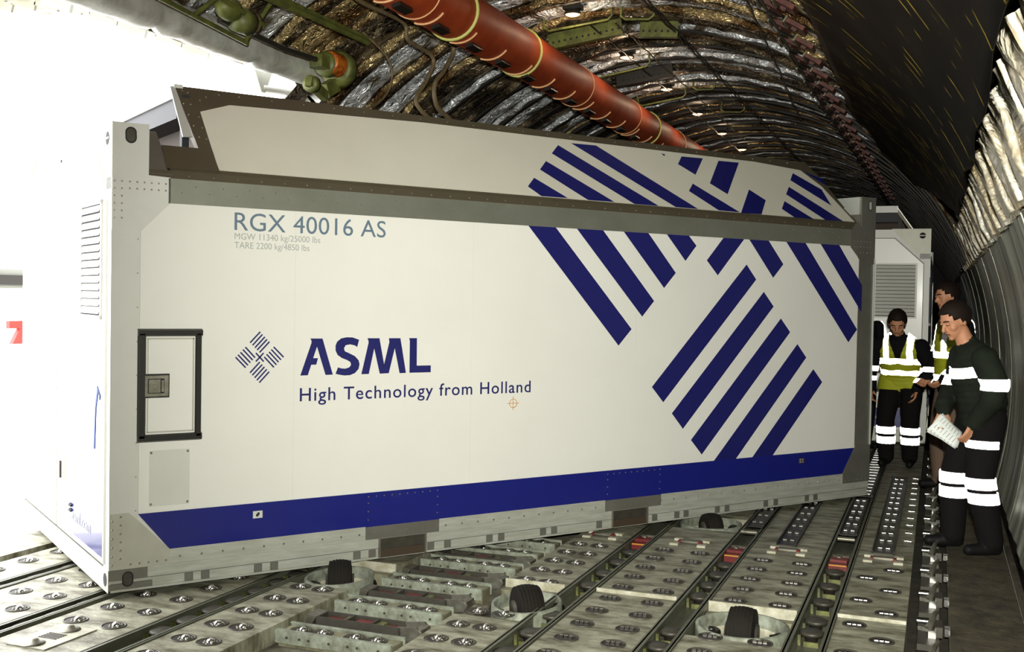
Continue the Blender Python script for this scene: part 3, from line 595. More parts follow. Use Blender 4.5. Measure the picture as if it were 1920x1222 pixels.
# black lining film on the upper right
b = MB(); NTL, NYL = 22, 90
yend = lambda t: 11.2 + (1.6 * min(1, (54 - t) / 7) if t > 40 else 1.6 - (40 - t) * .25) + .25 * noise.noise(Vector((t * .7, 0, 3)))
vs = []
for i in range(NTL + 1):
    th = 26.0 + (54.4 - 26.0) * i / NTL
    for j in range(NYL + 1):
        y = 1.5 + (yend(th) - 1.5) * j / NYL
        edge = .5 * noise.noise(Vector((y * 1.3, 7, 0))) if i in (0, NTL) else 0
        vs.append(hp(th + edge * 1.6, y, 2.985 + .02 * noise.noise(Vector((y * 1.5, th * .12, 1)))))
b.add(vs, [(i * (NYL + 1) + j, i * (NYL + 1) + j + 1, (i + 1) * (NYL + 1) + j + 1, (i + 1) * (NYL + 1) + j) for i in range(NTL) for j in range(NYL)], True)
lin = b.build('lining_sheet', 'liner'); uvl = lin.data.uv_layers.new(name='UVMap')
for lp in lin.data.loops:
    co = lin.data.vertices[lp.vertex_index].co
    uvl.data[lp.index].uv = (co.y, rad(1) and math.atan2(co.z - ZC, co.x - XC) * 3.0)
so = lin.modifiers.new('thickness', 'SOLIDIFY'); so.thickness = .006
tag(lin, 'black lining film with thin yellow dashes covering the upper right hull', 'lining')

# insulation blankets, one per bay
def blanket_mesh(t0, t1, seed, puff, ny=12, wid=BP - .09, cuts=True):
    b = MB(); nt = int((t1 - t0) / 1.3); vs = []
    for i in range(nt + 1):
        th = t0 + (t1 - t0) * i / nt
        for j in range(ny + 1):
            s = j / ny; y = (s - .5) * wid
            p = Vector((th * .09, y * 5, seed * 9.1))
            fold = .022 * abs(sin(pi * (3 * s + .15 * noise.noise(Vector((th * .05, seed, 8)))))) if cuts else 0
            r = 3.12 - fold - puff * sin(pi * s) ** .7 * (.8 + .5 * noise.noise(Vector((th * .06, 0, seed)))) - .022 * noise.noise(p) - (.03 if cuts else .05) * abs(noise.noise(p * 2.3)) - .012 * abs(noise.noise(p * 5.1))
            vs.append(hp(th, y, r))
    b.add(vs, [(i * (ny + 1) + j, i * (ny + 1) + j + 1, (i + 1) * (ny + 1) + j + 1, (i + 1) * (ny + 1) + j) for i in range(nt) for j in range(ny)], True)
    me = b.mesh('insulation_blanket'); me.materials.append(M['fs']); return me
def own_mat(o, m):
    o.material_slots[0].link = 'OBJECT'; o.material_slots[0].material = M[m]
VAR = {}
for sd in range(3):
    VAR['near', sd] = blanket_mesh(53, 131, sd, .06)
    VAR['mid', sd] = blanket_mesh(53, 150, sd + 3, .07)
    VAR['far', sd] = blanket_mesh(21, 150, sd + 6, .06, 6)
    VAR['side', sd] = blanket_mesh(19.8, 27.6, sd + 9, .05, 12, BP - .005, False)
NF = 52; YF0 = 1.58                                         # frame k stands at YF0 + k * BP
def bay_look(y):
    if y < 6.6: return ['fg', 'fs', 'fs', 'fg'], 'fg'
    return None, None
seq_mid = {0: 'fs', 1: 'fb', 2: 'fs', 3: 'fs', 4: 'fb'}
for k in range(NF):
    y = YF0 + (k + .5) * BP
    cls = 'near' if y < 7.4 else ('mid' if y < 12.4 else 'far')
    me = VAR[cls, k % 3]
    o = bpy.data.objects.new('insulation_blanket', me); COL.objects.link(o); o.location = (0, y, 0)
    if y < 7.4: m_ = ['fs', 'fg', 'fs', 'fs'][k % 4]; lab = 'crumpled foil insulation blanket in the ceiling above the open cargo door'
    elif y < 9.6: m_ = ['fs', 'fb', 'fs'][k % 3]; lab = 'crumpled foil insulation blanket in the ceiling bays just aft of the cargo door'
    elif y < 12.4: m_ = ['fs', 'fs', 'fb'][k % 3]; lab = 'silver foil insulation blanket in the ceiling bays around the middle lamps'
    else: m_ = ['shell', 'fk', 'shell', 'shell', 'fk', 'shell'][k % 6]; lab = 'foil insulation blanket coloured dark for the unlit ceiling bays far aft'  # near-black colours stand in for the light fading aft
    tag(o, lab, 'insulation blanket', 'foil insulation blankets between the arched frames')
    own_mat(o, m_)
    if 2.0 < y < 15:
        o = bpy.data.objects.new('insulation_blanket', VAR['side', k % 3]); COL.objects.link(o); o.location = (0, y, 0)
        tag(o, 'cream film insulation blanket between the black lining and the metal sidewall', 'insulation blanket', 'cream insulation blankets on the right side'); own_mat(o, 'fc')

def frame_mesh(t0, t1, seed, tr=.034, web=True):
    """hull frame: a Z-section ring wrapped in crumpled film, with a rolled tube of film beside it"""
    b = MB(); nt = int((t1 - t0) / 2.2)
    prof = [(-.010, 3.16), (-.010, 3.03), (-.045, 3.02), (-.045, 3.00), (.014, 3.00), (.014, 3.16)]
    vs = []
    for i in range(nt + 1):
        th = t0 + (t1 - t0) * i / nt
        for (yy, r) in prof:
            q = noise.noise(Vector((th * .22, yy * 30, seed))) * .012
            vs.append(hp(th, yy + q, r + q))
    n = len(prof)
    if web: b.add(vs, [(i * n + j, i * n + (j + 1) % n, (i + 1) * n + (j + 1) % n, (i + 1) * n + j) for i in range(nt) for j in range(n)])
    b.mi(1)
    N = int((t1 - t0) / 1.5)
    b.tube([hp(t0 + (t1 - t0) * i / N, -.075 + .012 * noise.noise(Vector((i * .2, seed, 0))), 3.04 + .03 * noise.noise(Vector((i * .45, seed, 5)))) for i in range(N + 1)],
           [tr * .8 + tr * .9 * abs(noise.noise(Vector((i * .9, seed, 2)))) for i in range(N + 1)], 7)
    me = b.mesh('hull_frame'); me.materials.append(M['fb']); me.materials.append(M['fg']); return me
FV = {}
for sd in range(3):
    FV['near', sd] = frame_mesh(54, 130, sd); FV['mid', sd] = frame_mesh(54, 150, sd + 3); FV['far', sd] = frame_mesh(21, 150, sd + 6, .013); FV['side', sd] = frame_mesh(20, 27.0, sd + 9, .018, False)
for k in range(NF):
    y = YF0 + k * BP
    cls = 'near' if y < 7.6 else ('mid' if y < 12.4 else 'far')
    o = bpy.data.objects.new('trim_2', FV[cls, k % 3]); COL.objects.link(o); o.location = (0, y, 0); struct(o)
    o.material_slots[0].link = 'OBJECT'; o.material_slots[1].link = 'OBJECT'
    a, c = ('fb', 'fg') if y < 9.6 else (('shell', ['fs', 'fb'][k % 2]) if y < 12.4 else ('shell', ['fg', 'fg', 'fs'][k % 3]))  # aft frame webs go near black, shade put into the colour
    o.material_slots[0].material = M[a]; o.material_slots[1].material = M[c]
    if 2.0 < y < 15:
        o = bpy.data.objects.new('trim_2', FV['side', k % 3]); COL.objects.link(o); o.location = (0, y, 0); struct(o)
        o.material_slots[0].link = 'OBJECT'; o.material_slots[1].link = 'OBJECT'
        o.material_slots[0].material = M['fc']; o.material_slots[1].material = M['fc']

# red-brown clips, two staggered rows above the black lining
b = MB(); b.box(-.075, .075, -.14, .14, -.03, .0); b.mi(1); b.box(-.078, -.066, -.17, .17, -.045, .005); b.mi(0); b.box(-.02, .02, -.03, .03, -.05, 0)
clip_me = b.mesh('frame_clip'); clip_me.materials.append(M['clip']); clip_me.materials.append(M['rail'])
for k in range(8, 32):
    for q, th in ((0, 58.2), (1, 61.5)):
        y = YF0 + (k + .5 * q) * BP
        th2 = th - max(0, y - 11) * .55
        o = bpy.data.objects.new('frame_clip', clip_me); COL.objects.link(o)
        rr = 3.0; o.location = hp(th2, y, rr); o.rotation_euler = (rad(90) * 0, rad(90 - th2), 0)
        o.scale = (1, .62, 1)
        tag(o, 'red-brown box clip in the %s staggered row beside the black lining' % ('lower' if q == 0 else 'upper'), 'bracket', 'red-brown clips along the upper right frames')

# crown lamps
def make_lamp():
    R = empty('ceiling_lamp')
    b = MB(); b.box(-.075, .075, -.05, .05, .03, .07); b.lathe((0, 0, 0), [(.055, .03), (.07, .0), (.075, -.012), (.066, -.012), (.06, .0)], 16)
    b.build('lamp_housing', 'wireblack', R)
    MB().ball((0, 0, -.004), .052, 12, 6, 1.25, .75, .45).build('lamp_lens', 'lamp', R)
    b = MB(); b.tube([(.02, 0, .07), (.06, -.02, .12), (-.05, .02, .16)], .006, 5); b.build('lamp_cable', 'wireblack', R)
    return R
lamp0 = make_lamp(); LY = [8.66 + 1.675 * i for i in range(6)]
LW = ['near the top edge of the picture', 'second nearest, beside the orange duct', 'third nearest, above the far end of the orange duct', 'fourth nearest, past the end of the duct', 'fifth nearest, small', 'farthest and smallest, just over the container roof']
for i, y in enumerate(LY):
    o = lamp0 if i == 0 else dup(lamp0)
    o.location = hp(96.1, y, 2.97)
    tag(o, 'lit orange-white crown lamp, ' + LW[i], 'lamp', 'row of lamps along the crown')
    L = bpy.data.lights.new('lamp_light', 'POINT'); L.energy = 5; L.color = (1, .75, .5); L.shadow_soft_size = .04
    lo = bpy.data.objects.new('lamp_light', L); COL.objects.link(lo); lo.location = hp(96.1, y, 2.87)

# ---- olive brackets, conduit loops and cables near the crown
for (th, y, hw, lab) in ((98.0, 9.3, .34, 'long olive perforated bracket across the crown beside the orange duct'), (85.6, 9.4, .17, 'short olive perforated bracket right of the crown lamps'), (97, 11.2, .30, 'dark perforated bracket behind the second crown lamp')):
    c = Vector(hp(th, y, 2.97)); t = Vector((-sin(rad(th)), 0, cos(rad(th)))); rr = Vector((cos(rad(th)), 0, sin(rad(th))))
    b = MB(); b.obox(c, t, (0, 1, 0), rr, hw, .008, .065); b.obox(c - rr * .065 + Vector((0, .03, 0)), t, (0, 1, 0), rr, hw, .035, .005); b.mi(1)
    n = int(hw * 2 / .055)
    for i in range(n):
        p = c + t * (-hw + .03 + i * .055) - rr * .02; b.cyl(p + Vector((0, -.0095, 0)), p + Vector((0, -.0085, 0)), .011, 8)
    tag(b.build('perforated_bracket', ['olive' if y < 11 else 'wireblack', 'dark']), lab, 'bracket')
LOOP = ((96.5, 8.85, .30, 'left of the nearest crown lamp'), (86.5, 8.85, .14, 'right of the nearest crown lamp'), (100, 10.7, .34, 'below the second crown lamp'), (88.0, 12.0, .12, 'right of the second crown lamp'), (99, 12.4, .28, 'below the third crown lamp'), (87, 13.5, .14, 'right of the third crown lamp'))
for th, y, hw, lab in LOOP:
    c = Vector(hp(th, y, 2.92)); t = Vector((-sin(rad(th)), 0, cos(rad(th)))); rr = Vector((cos(rad(th)), 0, sin(rad(th))))
    pts = [c - t * hw + rr * .12, c - t * hw + rr * .03, c - t * (hw - .04), c + t * (hw - .04), c + t * hw + rr * .03, c + t * hw + rr * .12]
    tag(MB().tube(pts, .011, 7).build('conduit_loop', 'olive'), 'bent olive tube loop hanging from the crown, ' + lab, 'tube', 'olive tube loops in the crown')
for (t0, t1, y0, y1, m_, lab) in ((63.5, 70.5, 7.2, 13.4, 'wireblack', 'thin black cable crossing the frames right of the crown'),
                              (82, 82, 8.2, 19, 'wireblack', 'paired black cable running aft just right of the crown lamps'),
                              (95, 97, 8.9, 18, 'wireblack', 'thin black cable strung between the crown lamps'),
                              (91, 92, 9.0, 16, 'wirebrown', 'thin brown cable running aft between the crown tubes')):
    n = int((y1 - y0) / BP * 2); b = MB()
    for off in ((0, .7) if t0 == 82 else (0,)):
        b.tube([hp(t0 + off + (t1 - t0) * i / n + .3 * noise.noise(Vector((i * .7, t0, 0))), y0 + (y1 - y0) * i / n, 2.945 - .012 * (i % 2)) for i in range(n + 1)], .007, 5)
    tag(b.build('ceiling_cable', m_), lab, 'cable')
b = MB()
for k in range(9, 34):
    y = YF0 + k * BP
    b.tube([hp(60.2 - max(0, y - 11) * .55 + a, y + d, 2.96 - .02 * c) for a, d, c in ((1.8, -.1, 0), (.9, 0, 1), (.2, .12, 2), (-.6, .25, 1), (.8, .38, 0), (1.8, BP - .1, 0))], .010, 5)
tag(b.build('wiring_harness', 'wireblack'), 'black looping wiring harness threaded between the red-brown clips', 'cable')

# ---- orange air duct
R = empty('air_duct', (-3.31, 0, 3.65)); tag(R, 'big orange air duct running aft under the ceiling', 'duct')
b = MB(); b.cyl((0, 2.0, 0), (0, 30, 0), .193, 32, cap=True); b.build('duct_pipe', 'duct', R)
def ring(y, rr, tt, m_, name, a0=0, a1=360, rad_=.196, par=None):
    n = 32; full = a1 - a0 >= 360
    pts = [(rad_ * cos(rad(a0 + (a1 - a0) * i / n)), y, rad_ * sin(rad(a0 + (a1 - a0) * i / n))) for i in range(n if full else n + 1)]
    return MB().tube(pts, rr, 6, full).build(name, m_, par)
for y, rr in ((7.25, .015), (8.60, .013), (12.8, .013), (18.5, .012)): ring(y, rr, 0, 'strapyg', 'duct_strap', par=R)
for y in (6.65, 10.1, 11.9, 14.2, 16.0): ring(y, .005, 0, 'ductclip', 'duct_seam', par=R)
yy = 6.2; n = 0
while yy < 15:
    ring(yy, .008, 0, 'ductclip', 'duct_clip_band', 250, 318, .198, R)
    a = rad(285)
    if True:
        c = Vector((.205 * cos(a), yy + .16, .205 * sin(a)))
        MB().obox(c, (-sin(a), 0, cos(a)), (0, 1, 0), (cos(a), 0, sin(a)), .032, .09, .014).build('duct_pad', 'rubber', R)
    yy += .58
# duct hangers hold it to the frames
for y in (6.2, 9.65, 13.1, 16.6):
    MB().box(-.012, .012, y - .01, y + .01, .19, .36).build('duct_hanger', 'wireblack', R)

# ---- hanging harnesses, left of the duct
HP = [[(-3.75, 6.3, 3.70), (-3.75, 6.66, 3.62), (-3.75, 7.33, 3.63), (-3.75, 7.42, 3.52), (-3.75, 7.86, 3.48), (-3.75, 7.75, 3.28), (-3.75, 7.57, 3.09), (-3.72, 7.76, 2.98), (-3.8, 8.3, 2.9)],
      [(-3.7, 6.4, 3.75), (-3.7, 7.36, 3.66), (-3.7, 7.71, 3.63), (-3.7, 8.13, 3.62), (-3.7, 7.98, 3.41), (-3.7, 7.79, 3.25), (-3.7, 7.85, 3.09), (-3.7, 8.15, 3.02), (-3.9, 8.8, 3.0)],
      [(-4.1, 7.3, 3.6), (-4.0, 7.56, 3.44), (-4.0, 7.65, 3.28), (-4.0, 7.51, 3.11), (-4.0, 7.19, 2.98), (-4.3, 6.9, 2.95)]]
def smooth_path(P, k=6):
    P = [Vector(p) for p in P]; out = []
    for i in range(len(P) - 1):
        a, b_, c, d = P[max(i - 1, 0)], P[i], P[i + 1], P[min(i + 2, len(P) - 1)]
        for j in range(k):
            t = j / k
            out.append(.5 * ((2 * b_) + (c - a) * t + (2 * a - 5 * b_ + 4 * c - d) * t * t + (3 * b_ - a - 3 * c + d) * t ** 3))
    out.append(P[-1]); return out
HL = ['brown cable bundle dropping in an S bend left of the orange duct', 'brown cable bundle nearest the orange duct, dropping behind the container roof', 'thin brown cable hanging farthest left of the orange duct']
for p, l, r_ in zip(HP, HL, (.017, .019, .009)): tag(MB().tube(smooth_path(p), r_, 7).build('cable_bundle', 'wirebrown'), l, 'cable')

# ---- door header: silver cloth-covered tube, door drive, brackets
b = MB(); n = 70
b.tube([(-4.47 + .012 * noise.noise(Vector((i * .3, 0, 0))), 2.5 + 4.95 * i / n, 3.29 + .012 * noise.noise(Vector((i * .3, 4, 0)))) for i in range(n + 1)],
       [.115 + .012 * noise.noise(Vector((i * .45, 2, 0))) - (.03 if i % 14 == 0 else 0) for i in range(n + 1)], 18)
tag(b.build('door_header_duct', 'lip'), 'silver cloth-wrapped tube along the top edge of the open cargo door', 'duct')
R = empty('door_actuator', (-4.20, 7.08, 3.28)); tag(R, 'green rotary door actuator with an amber ribbed coupling', 'actuator')
b = MB(); b.lathe((0, .10, 0), [(.001, -.05), (.11, -.05), (.135, -.03), (.135, .05), (.10, .07), (.001, .07)], 24, 'y'); b.lathe((.0, -.08, .0), [(.05, -.03), (.09, -.02), (.09, .05), (.05, .07)], 20, 'y')
b.obox((0, -.12, .0), (0, 1, 0), (1, 0, 0), (0, 0, 1), .10, .05, .045); b.obox((-.02, .02, -.15), (0, 1, .5), (1, 0, 0), (0, -.5, 1), .09, .03, .05)
for i in range(6): b.ball((.137 * 0 + .11 * cos(i), .165, .11 * sin(i)), .012, 6, 4)
b.build('gear_housing', 'olive', R)
b = MB(); pr = []
for i in range(7): pr += [(.070, -.10 + i * .02), (.088, -.09 + i * .02)]
b.lathe((.03, .0, .01), [(.001, -.10)] + pr + [(.001, .05)], 20, 'y'); b.build('ribbed_coupling', 'amber', R)
b = MB(); b.tube([(0, -.1, .01), (0, -.62, -.01), (0, -1.35, .02)], .020, 8); b.build('drive_shaft', 'wireblack', R)
b = MB(); b.lathe((0, -.28, -.18), [(.03, -.02), (.06, -.02), (.06, .04), (.03, .04)], 14, 'y'); b.obox((0, -.20, -.20), (0, 1, -.3), (1, 0, 0), (0, .3, 1), .12, .025, .035); b.build('link_arm', 'olive', R)
R = empty('actuator_frame', (-4.16, 5.52, 3.30)); tag(R, 'olive green rod-and-bracket frame holding the door gearbox, top left', 'bracket')
b = MB()
for (a, c) in (((0, -.55, -.02), (0, .45, -.10)), ((.08, -.45, .14), (.08, .52, .02)), ((0, -.55, -.02), (.08, -.25, .30)), ((0, .42, -.10), (.08, .60, .20)), ((0, -.1, -.06), (.06, .1, .12))): b.tube([a, c], .016, 6)
b.build('rod_frame', 'olive', R)
b = MB(); b.ball((.02, .22, .06), .075, 12, 8, 1, 1.5, 1); b.lathe((.02, .35, .02), [(.001, -.06), (.08, -.05), (.08, .08), (.001, .09)], 16, 'y')
b.build('gearbox', 'olive', R)
MB().ball((.0, -.42, .12), .065, 10, 8, 1, 1.3, 1).build('gearbox', 'olive', R)
b = MB(); b.lathe((.02, .46, .03), [(.001, -.03), (.07, -.03), (.07, .03), (.001, .03)], 16, 'y'); b.build('motor_cap', 'wirebrown', R)
b = MB(); b.tube([(-4.0, 5.67, 3.46), (-4.0, 6.58, 3.48), (-4.0, 7.26, 3.48)], .022, 6); b.box(-4.01, -3.99, 5.67, 7.26, 3.46, 3.52)
tag(b.build('olive_beam', 'olive'), 'long olive beam running under the foil between the door gear and the duct', 'beam')
R = empty('door_hinge_arm', (-4.9, 7.3, 3.2)); tag(R, 'white hinge link and bracket hanging below the silver door tube', 'hinge')
b = MB(); b.prism([(0, -.26, .12), (0, .02, .16), (0, -.10, -.06), (0, -.15, -.06)], (.05, 0, 0)); b.build('bracket', 'platealu', R)
b = MB(); b.cyl((.02, -.12, -.02), (.02, .36, .03), .035, 12); b.cyl((.02, .05, -.14), (.02, .45, .03), .035, 12); b.ball((.02, .42, .05), .06, 10, 6); b.build('link_rod', 'white', R)
# door aft jamb and open door leaf outside
b = MB()
for i in range(20):
    t = 133 + 3.3 * i
    b.obox(hp(t, 7.60, 3.08), (-sin(rad(t)), 0, cos(rad(t))), (0, 1, 0), (cos(rad(t)), 0, sin(rad(t))), .10, .04, .14)
struct(b.build('trim_3', 'lip'))
R = empty('cargo_door_leaf', (-4.9, 5.8, 3.5)); tag(R, 'cream underside of the raised cargo door, top left corner', 'door')
b = MB(); n = 10; vs = []
for i in range(n + 1):
    t = i / n; x = -.25 - 2.4 * t; z = -.1 + .55 * sin(t * 1.9)
    for y in (-1.6, 1.55): vs += [(x, y, z), (x, y, z + .14)]
b.add(vs, [(4 * i, 4 * i + 2, 4 * i + 6, 4 * i + 4) for i in range(n)] + [(4 * i + 1, 4 * i + 5, 4 * i + 7, 4 * i + 3) for i in range(n)] + [(4 * i, 4 * i + 4, 4 * i + 5, 4 * i + 1) for i in range(n)] + [(4 * i + 2, 4 * i + 3, 4 * i + 7, 4 * i + 6) for i in range(n)])
b.build('door_skin', 'fc', R)
for y in (-1.0, -.3, .4, 1.1):
    b = MB()
    for i in range(n): 
        t = (i + .5) / n; b.obox((-.25 - 2.4 * t, y, -.13 + .55 * sin(t * 1.9)), (1, 0, -.3), (0, 1, 0), (.3, 0, 1), .125, .012, .035)
    b.build('door_rib', 'platealu', R)

# ================================================================== outside
struct(MB().box(-60, -5.9, -40, 70, -5.2, -5.0).build('ground', 'concrete'))
R = empty('cargo_loader', (-7.2, 6.4, -.05)); tag(R, 'pale loader platform outside the open cargo door', 'loader')
MB().box(-1.8, 1.5, -3.0, 3.0, -.25, 0).build('platform', 'loader', R)
for y in (-2.8, 2.8):
    MB().box(-1.7, -1.5, y - .1, y + .1, -4.95, -.25).build('lift_leg', 'greysteel', R); MB().box(1.2, 1.4, y - .1, y + .1, -4.95, -.25).build('lift_leg', 'greysteel', R)
b = MB(); b.box(-1.8, -1.72, .2, 3.0, 1.66, 1.86); b.mi(1); b.box(-1.715, -1.70, 2.1, 2.5, 1.70, 1.80); b.build('guard_beam', ['greysteel', 'wireblack'], R)
MB().box(-1.8, -1.72, .6, .68, 0, 1.7).build('guard_post', 'loader', R); MB().box(-1.8, -1.72, 2.9, 3.0, 0, 1.7).build('guard_post', 'loader', R)
R2 = tag(MB().prism([(-8.9, 8.66, 1.04), (-8.9, 8.86, 1.04), (-8.9, 8.86, 1.28), (-8.9, 8.62, 1.28), (-8.9, 8.62, 1.2), (-8.9, 8.76, 1.2)], (.05, 0, 0)).build('warning_sign', 'redpaint'), 'small red sign plate on the loader outside the door', 'sign')
hs = smooth_path([(-8.8, 8.62, .85), (-8.7, 8.66, .5), (-8.6, 8.85, .1), (-8.4, 8.9, -.03), (-8.0, 8.5, -.03)])
tag(MB().tube(hs, .022, 8).build('hose', 'cyan'), 'thin cyan hose hanging down beside the loader outside the door', 'hose')
# blue strap by the container corner
tag(MB().prism([(0, .16, 1.07), (0, .20, .98), (0, .235, .73), (0, .205, .73), (0, .185, .95), (0, .135, 1.05), (0, .105, 1.00), (0, .095, 1.02)], (-.006, 0, 0)).build('lashing_strap', 'strapblue'),
    'dark blue lashing strap hanging on the end of the near container', 'strap')
st = bpy.data.objects['lashing_strap']; st.location = (-3.979 - .022 * cos(.95937), 4.537 - .022 * sin(.95937), .031); st.rotation_euler = (0, 0, .95937)

# ================================================================== cargo floor
struct(MB().box(-5.75, .75, -4, 34, -.16, -.10).build('floor', 'base'))
def lane(x0, x1, y0, y1, lab, m_='deck', lip=0):
    b = MB(); b.box(x0 + .004, x1 - .004, y0, y1, -.10, 0)
    o = tag(b.build('deck_section', m_), lab, 'floor panel', 'flat panels of the cargo deck')
    if lip:
        q = MB(); n = int((x1 - x0) / .02)
        q.box(x0 + .004, x1 - .004, y0 - .012, y0, -.09, .016); q.build('worn_white_edge', 'whitestep', o)
    return o
lane(-5.54, -5.20, 3.0, 34, 'narrow deck panel along the open door sill')
lane(-5.10, -4.76, 3.0, 34, 'second deck panel from the open door, left of the container corner')
lane(-4.63, -4.14, 3.0, 34, 'deck panel left of the near container corner, washed out by daylight')
lane(-3.985, -3.505, 3.0, 12, 'deck panel running under the near corner of the container')
lane(-3.33, -2.95, 3.0, 5.235, 'deck panel with paired casters left of the open ladder pit')
lane(-3.33, -2.95, 5.80, 12, 'deck panel under the container behind the left drive wheel', lip=1)
lane(-2.25, -1.89, 3.0, 5.06, 'deck panel right of the ladder pit, in front of the middle drive wheel')
lane(-2.25, -1.89, 5.78, 12, 'deck panel right of the ladder pit, behind the middle drive wheel', lip=1)
lane(-1.72, -1.265, 3.0, 5.77, 'front deck panel right of the middle drive wheel')
lane(-1.72, -1.265, 5.80, 7.66, 'deck panel behind the white joint line, right of the middle drive wheel', lip=1)
lane(-1.72, -1.265, 8.14, 12, 'deck panel in shadow under the container, behind the shaded drive wheel')
lane(-1.10, -.635, 3.0, 5.20, 'worn deck panel in front of the right drive wheel')
lane(-1.10, -.635, 5.80, 20, 'deck panel behind the right drive wheel', lip=1)
lane(-.445, -.105, 3.0, 5.82, 'front deck panel nearest the walkway', 'deck')
lane(-.445, -.105, 5.84, 20, 'deck panel nearest the walkway behind the white joint line', 'deck', 1)
# walkway gutter
o = tag(MB().box(.09, .448, -3.9, 33.8, -.10, -.012).build('walkway_strip', 'gutter'), 'dirty brown walkway strip along the right sidewall', 'walkway')
tag(MB().box(.450, .474, -3.9, 33.8, -.0115, .05).build('side_kerb', 'gutter'), 'low kerb between the walkway and the sidewall', 'kerb')

# tracks between the panels: two rails with a channel
TR = [(-4.70, .055, 'washed-out guide track nearest the open door'), (-4.08, .05, 'guide track running to the near corner of the container'), (-3.418, .078, 'guide track between the container corner and the left drive wheel'),
      (-1.807, .075, 'guide track right of the middle drive wheel'), (-1.182, .075, 'guide track left of the right drive wheel'), (-.54, .088, 'guide track right of the right drive wheel')]
def make_track(x, hw, lab, y1=12.0):
    R = empty('guide_track', (x, 0, 0)); tag(R, lab, 'track')
    for s in (-1, 1):
        b = MB(); xx = s * hw; b.box(xx - .008, xx + .008, 3.0, y1, -.10, .006); b.box(min(xx, xx - s * .022), max(xx, xx - s * .022), 3.0, y1, .0, .006); b.build('rail', 'rail', R)
    MB().box(-hw + .008, hw - .008, 3.0, y1, -.10, -.07).build('channel', 'rail', R)
    return R
for x, hw, l in TR: make_track(x, hw, l, 20.0 if x > -1.3 else 12)

# guide discs
def make_disc():
    R = empty('guide_disc')
    MB().lathe((0, 0, 0), [(.001, -.06), (.030, -.06), (.034, -.03), (.058, -.028), (.060, -.014), (.052, -.008), (.02, -.008), (.001, -.005)], 20).build('disc', 'latch', R)
    b = MB(); b.box(-.060, -.046, -.06, -.035, -.07, -.02); b.box(-.03, .04, -.075, -.066, -.07, -.045); b.build('bolt_block', 'yellowgreen', R)
    return R
d0 = make_disc(); first = True
DL = {-4.70: [4.0 + .26 * i for i in range(8)], -4.08: [3.85 + .21 * i for i in range(5)], -3.418: [4.26 + .2 * i for i in range(9)], -1.807: [4.3, 4.65, 4.98, 5.3, 5.95, 6.25, 6.55, 6.85], -1.182: [4.75, 5.03, 5.28, 5.98, 6.24, 6.5, 6.76], -.54: [5.55, 5.76, 6.14, 6.5, 6.86]}
for (x, hw, tl) in TR:
    for y in DL[x]:
        o = d0 if first else dup(d0); first = False
        o.location = (x, y, 0); o.scale = (min(1, hw / .062),) * 2 + (1,)
        tag(o, 'dark guide disc, in the ' + tl, 'guide disc', 'guide discs in the deck tracks')

# ball casters
def make_ball():
    R = empty('ball_caster')
    b = MB(); b.lathe((0, 0, 0), [(.060, .0005), (.060, .003), (.057, .005), (.053, .004), (.051, .002)], 28); b.build('rim', 'latch', R)
    b = MB(); b.lathe((0, 0, 0), [(.001, .0022), (.048, .0022)], 24); b.build('cup_shade_disc', 'wireblack', R)  # flat dark disc paints the shade of a recessed socket
    b = MB(); b.mi(0); b.ball((.012, 0, .001), .021, 14, 8); b.mi(1)
    for a in range(8):
        if a in (0,): continue
        b.ball((.012 + .030 * cos(a * pi / 4), .030 * sin(a * pi / 4), .001), .0065, 8, 5)
    b.build('steel_ball', ['chrome', 'steel'], R)
    return R
def make_ball2():
    R = empty('ball_caster')
    b = MB(); b.lathe((0, 0, 0), [(.060, .0005), (.060, .005), (.056, .007), (.052, .005), (.050, .002)], 28); b.build('rim', 'latch', R)
    b = MB(); b.lathe((0, 0, 0), [(.001, .0022), (.050, .0022)], 24); b.build('cup_shade_disc', 'wireblack', R)  # socket shade put in as a flat black disc
    b = MB()
    for i in (-1, 0, 1): b.cyl((i * .024 - .009, 0, .003), (i * .024 + .009, 0, .003), .012, 12)
    b.build('rollers', 'chrome', R)
    return R
k0 = make_ball(); k1 = make_ball2(); used = [0, 0]
CAST = [((-4.50, -4.27), 3.97, 5.9, 'set in the washed-out panel left of the container corner', 0), ((-4.98,), 4.0, 6.3, 'set in the panel next to the open door sill', 0),
        ((-3.87, -3.64), 4.19, 5.3, 'set in the panel running under the near container corner', 0), ((-3.22, -3.08), 3.92, 5.25, 'paired in the panel left of the ladder pit', 0),
        ((-2.155, -2.015), 4.4, 5.25, 'set in front of the middle drive wheel', 0), ((-2.155, -2.015), 5.84, 7.0, 'set in the panel behind the middle drive wheel', 0),
        ((-1.6, -1.37), 4.66, 5.7, 'set in the front panel right of the middle drive wheel', 1), ((-1.6, -1.37), 5.91, 7.0, 'set in the panel between two cable tracks', 1),
        ((-.975, -.74), 4.46, 5.25, 'set in front of the right drive wheel', 1), ((-.975, -.74), 5.90, 7.0, 'set in the panel behind the right drive wheel', 1)]
for xs, y0, y1, l, t in CAST:
    y = y0
    while y < y1:
        for x in xs:
            if abs(x + 3.87) < .01 and y < 4.1: continue
            base = k1 if t else k0
            o = dup(base) if used[t] else base; used[t] = 1
            o.location = (x, y, 0)
            o.rotation_euler = (0, 0, random.choice([-.3, 0, .25]) if not t else 0)
            tag(o, ('round roller caster ' if t else 'round ball caster ') + l, 'caster', 'round casters in the cargo deck')
        y += .25
for x, ys in ((-.21, [4.98, 5.48, 5.98, 6.46, 6.97]), (-.35, [4.72, 5.22, 5.71, 6.20, 6.72])):
    for y in ys:
        o = dup(k1); o.location = (x, y, 0); tag(o, 'round roller caster staggered in the panel nearest the walkway', 'caster', 'round casters in the cargo deck')
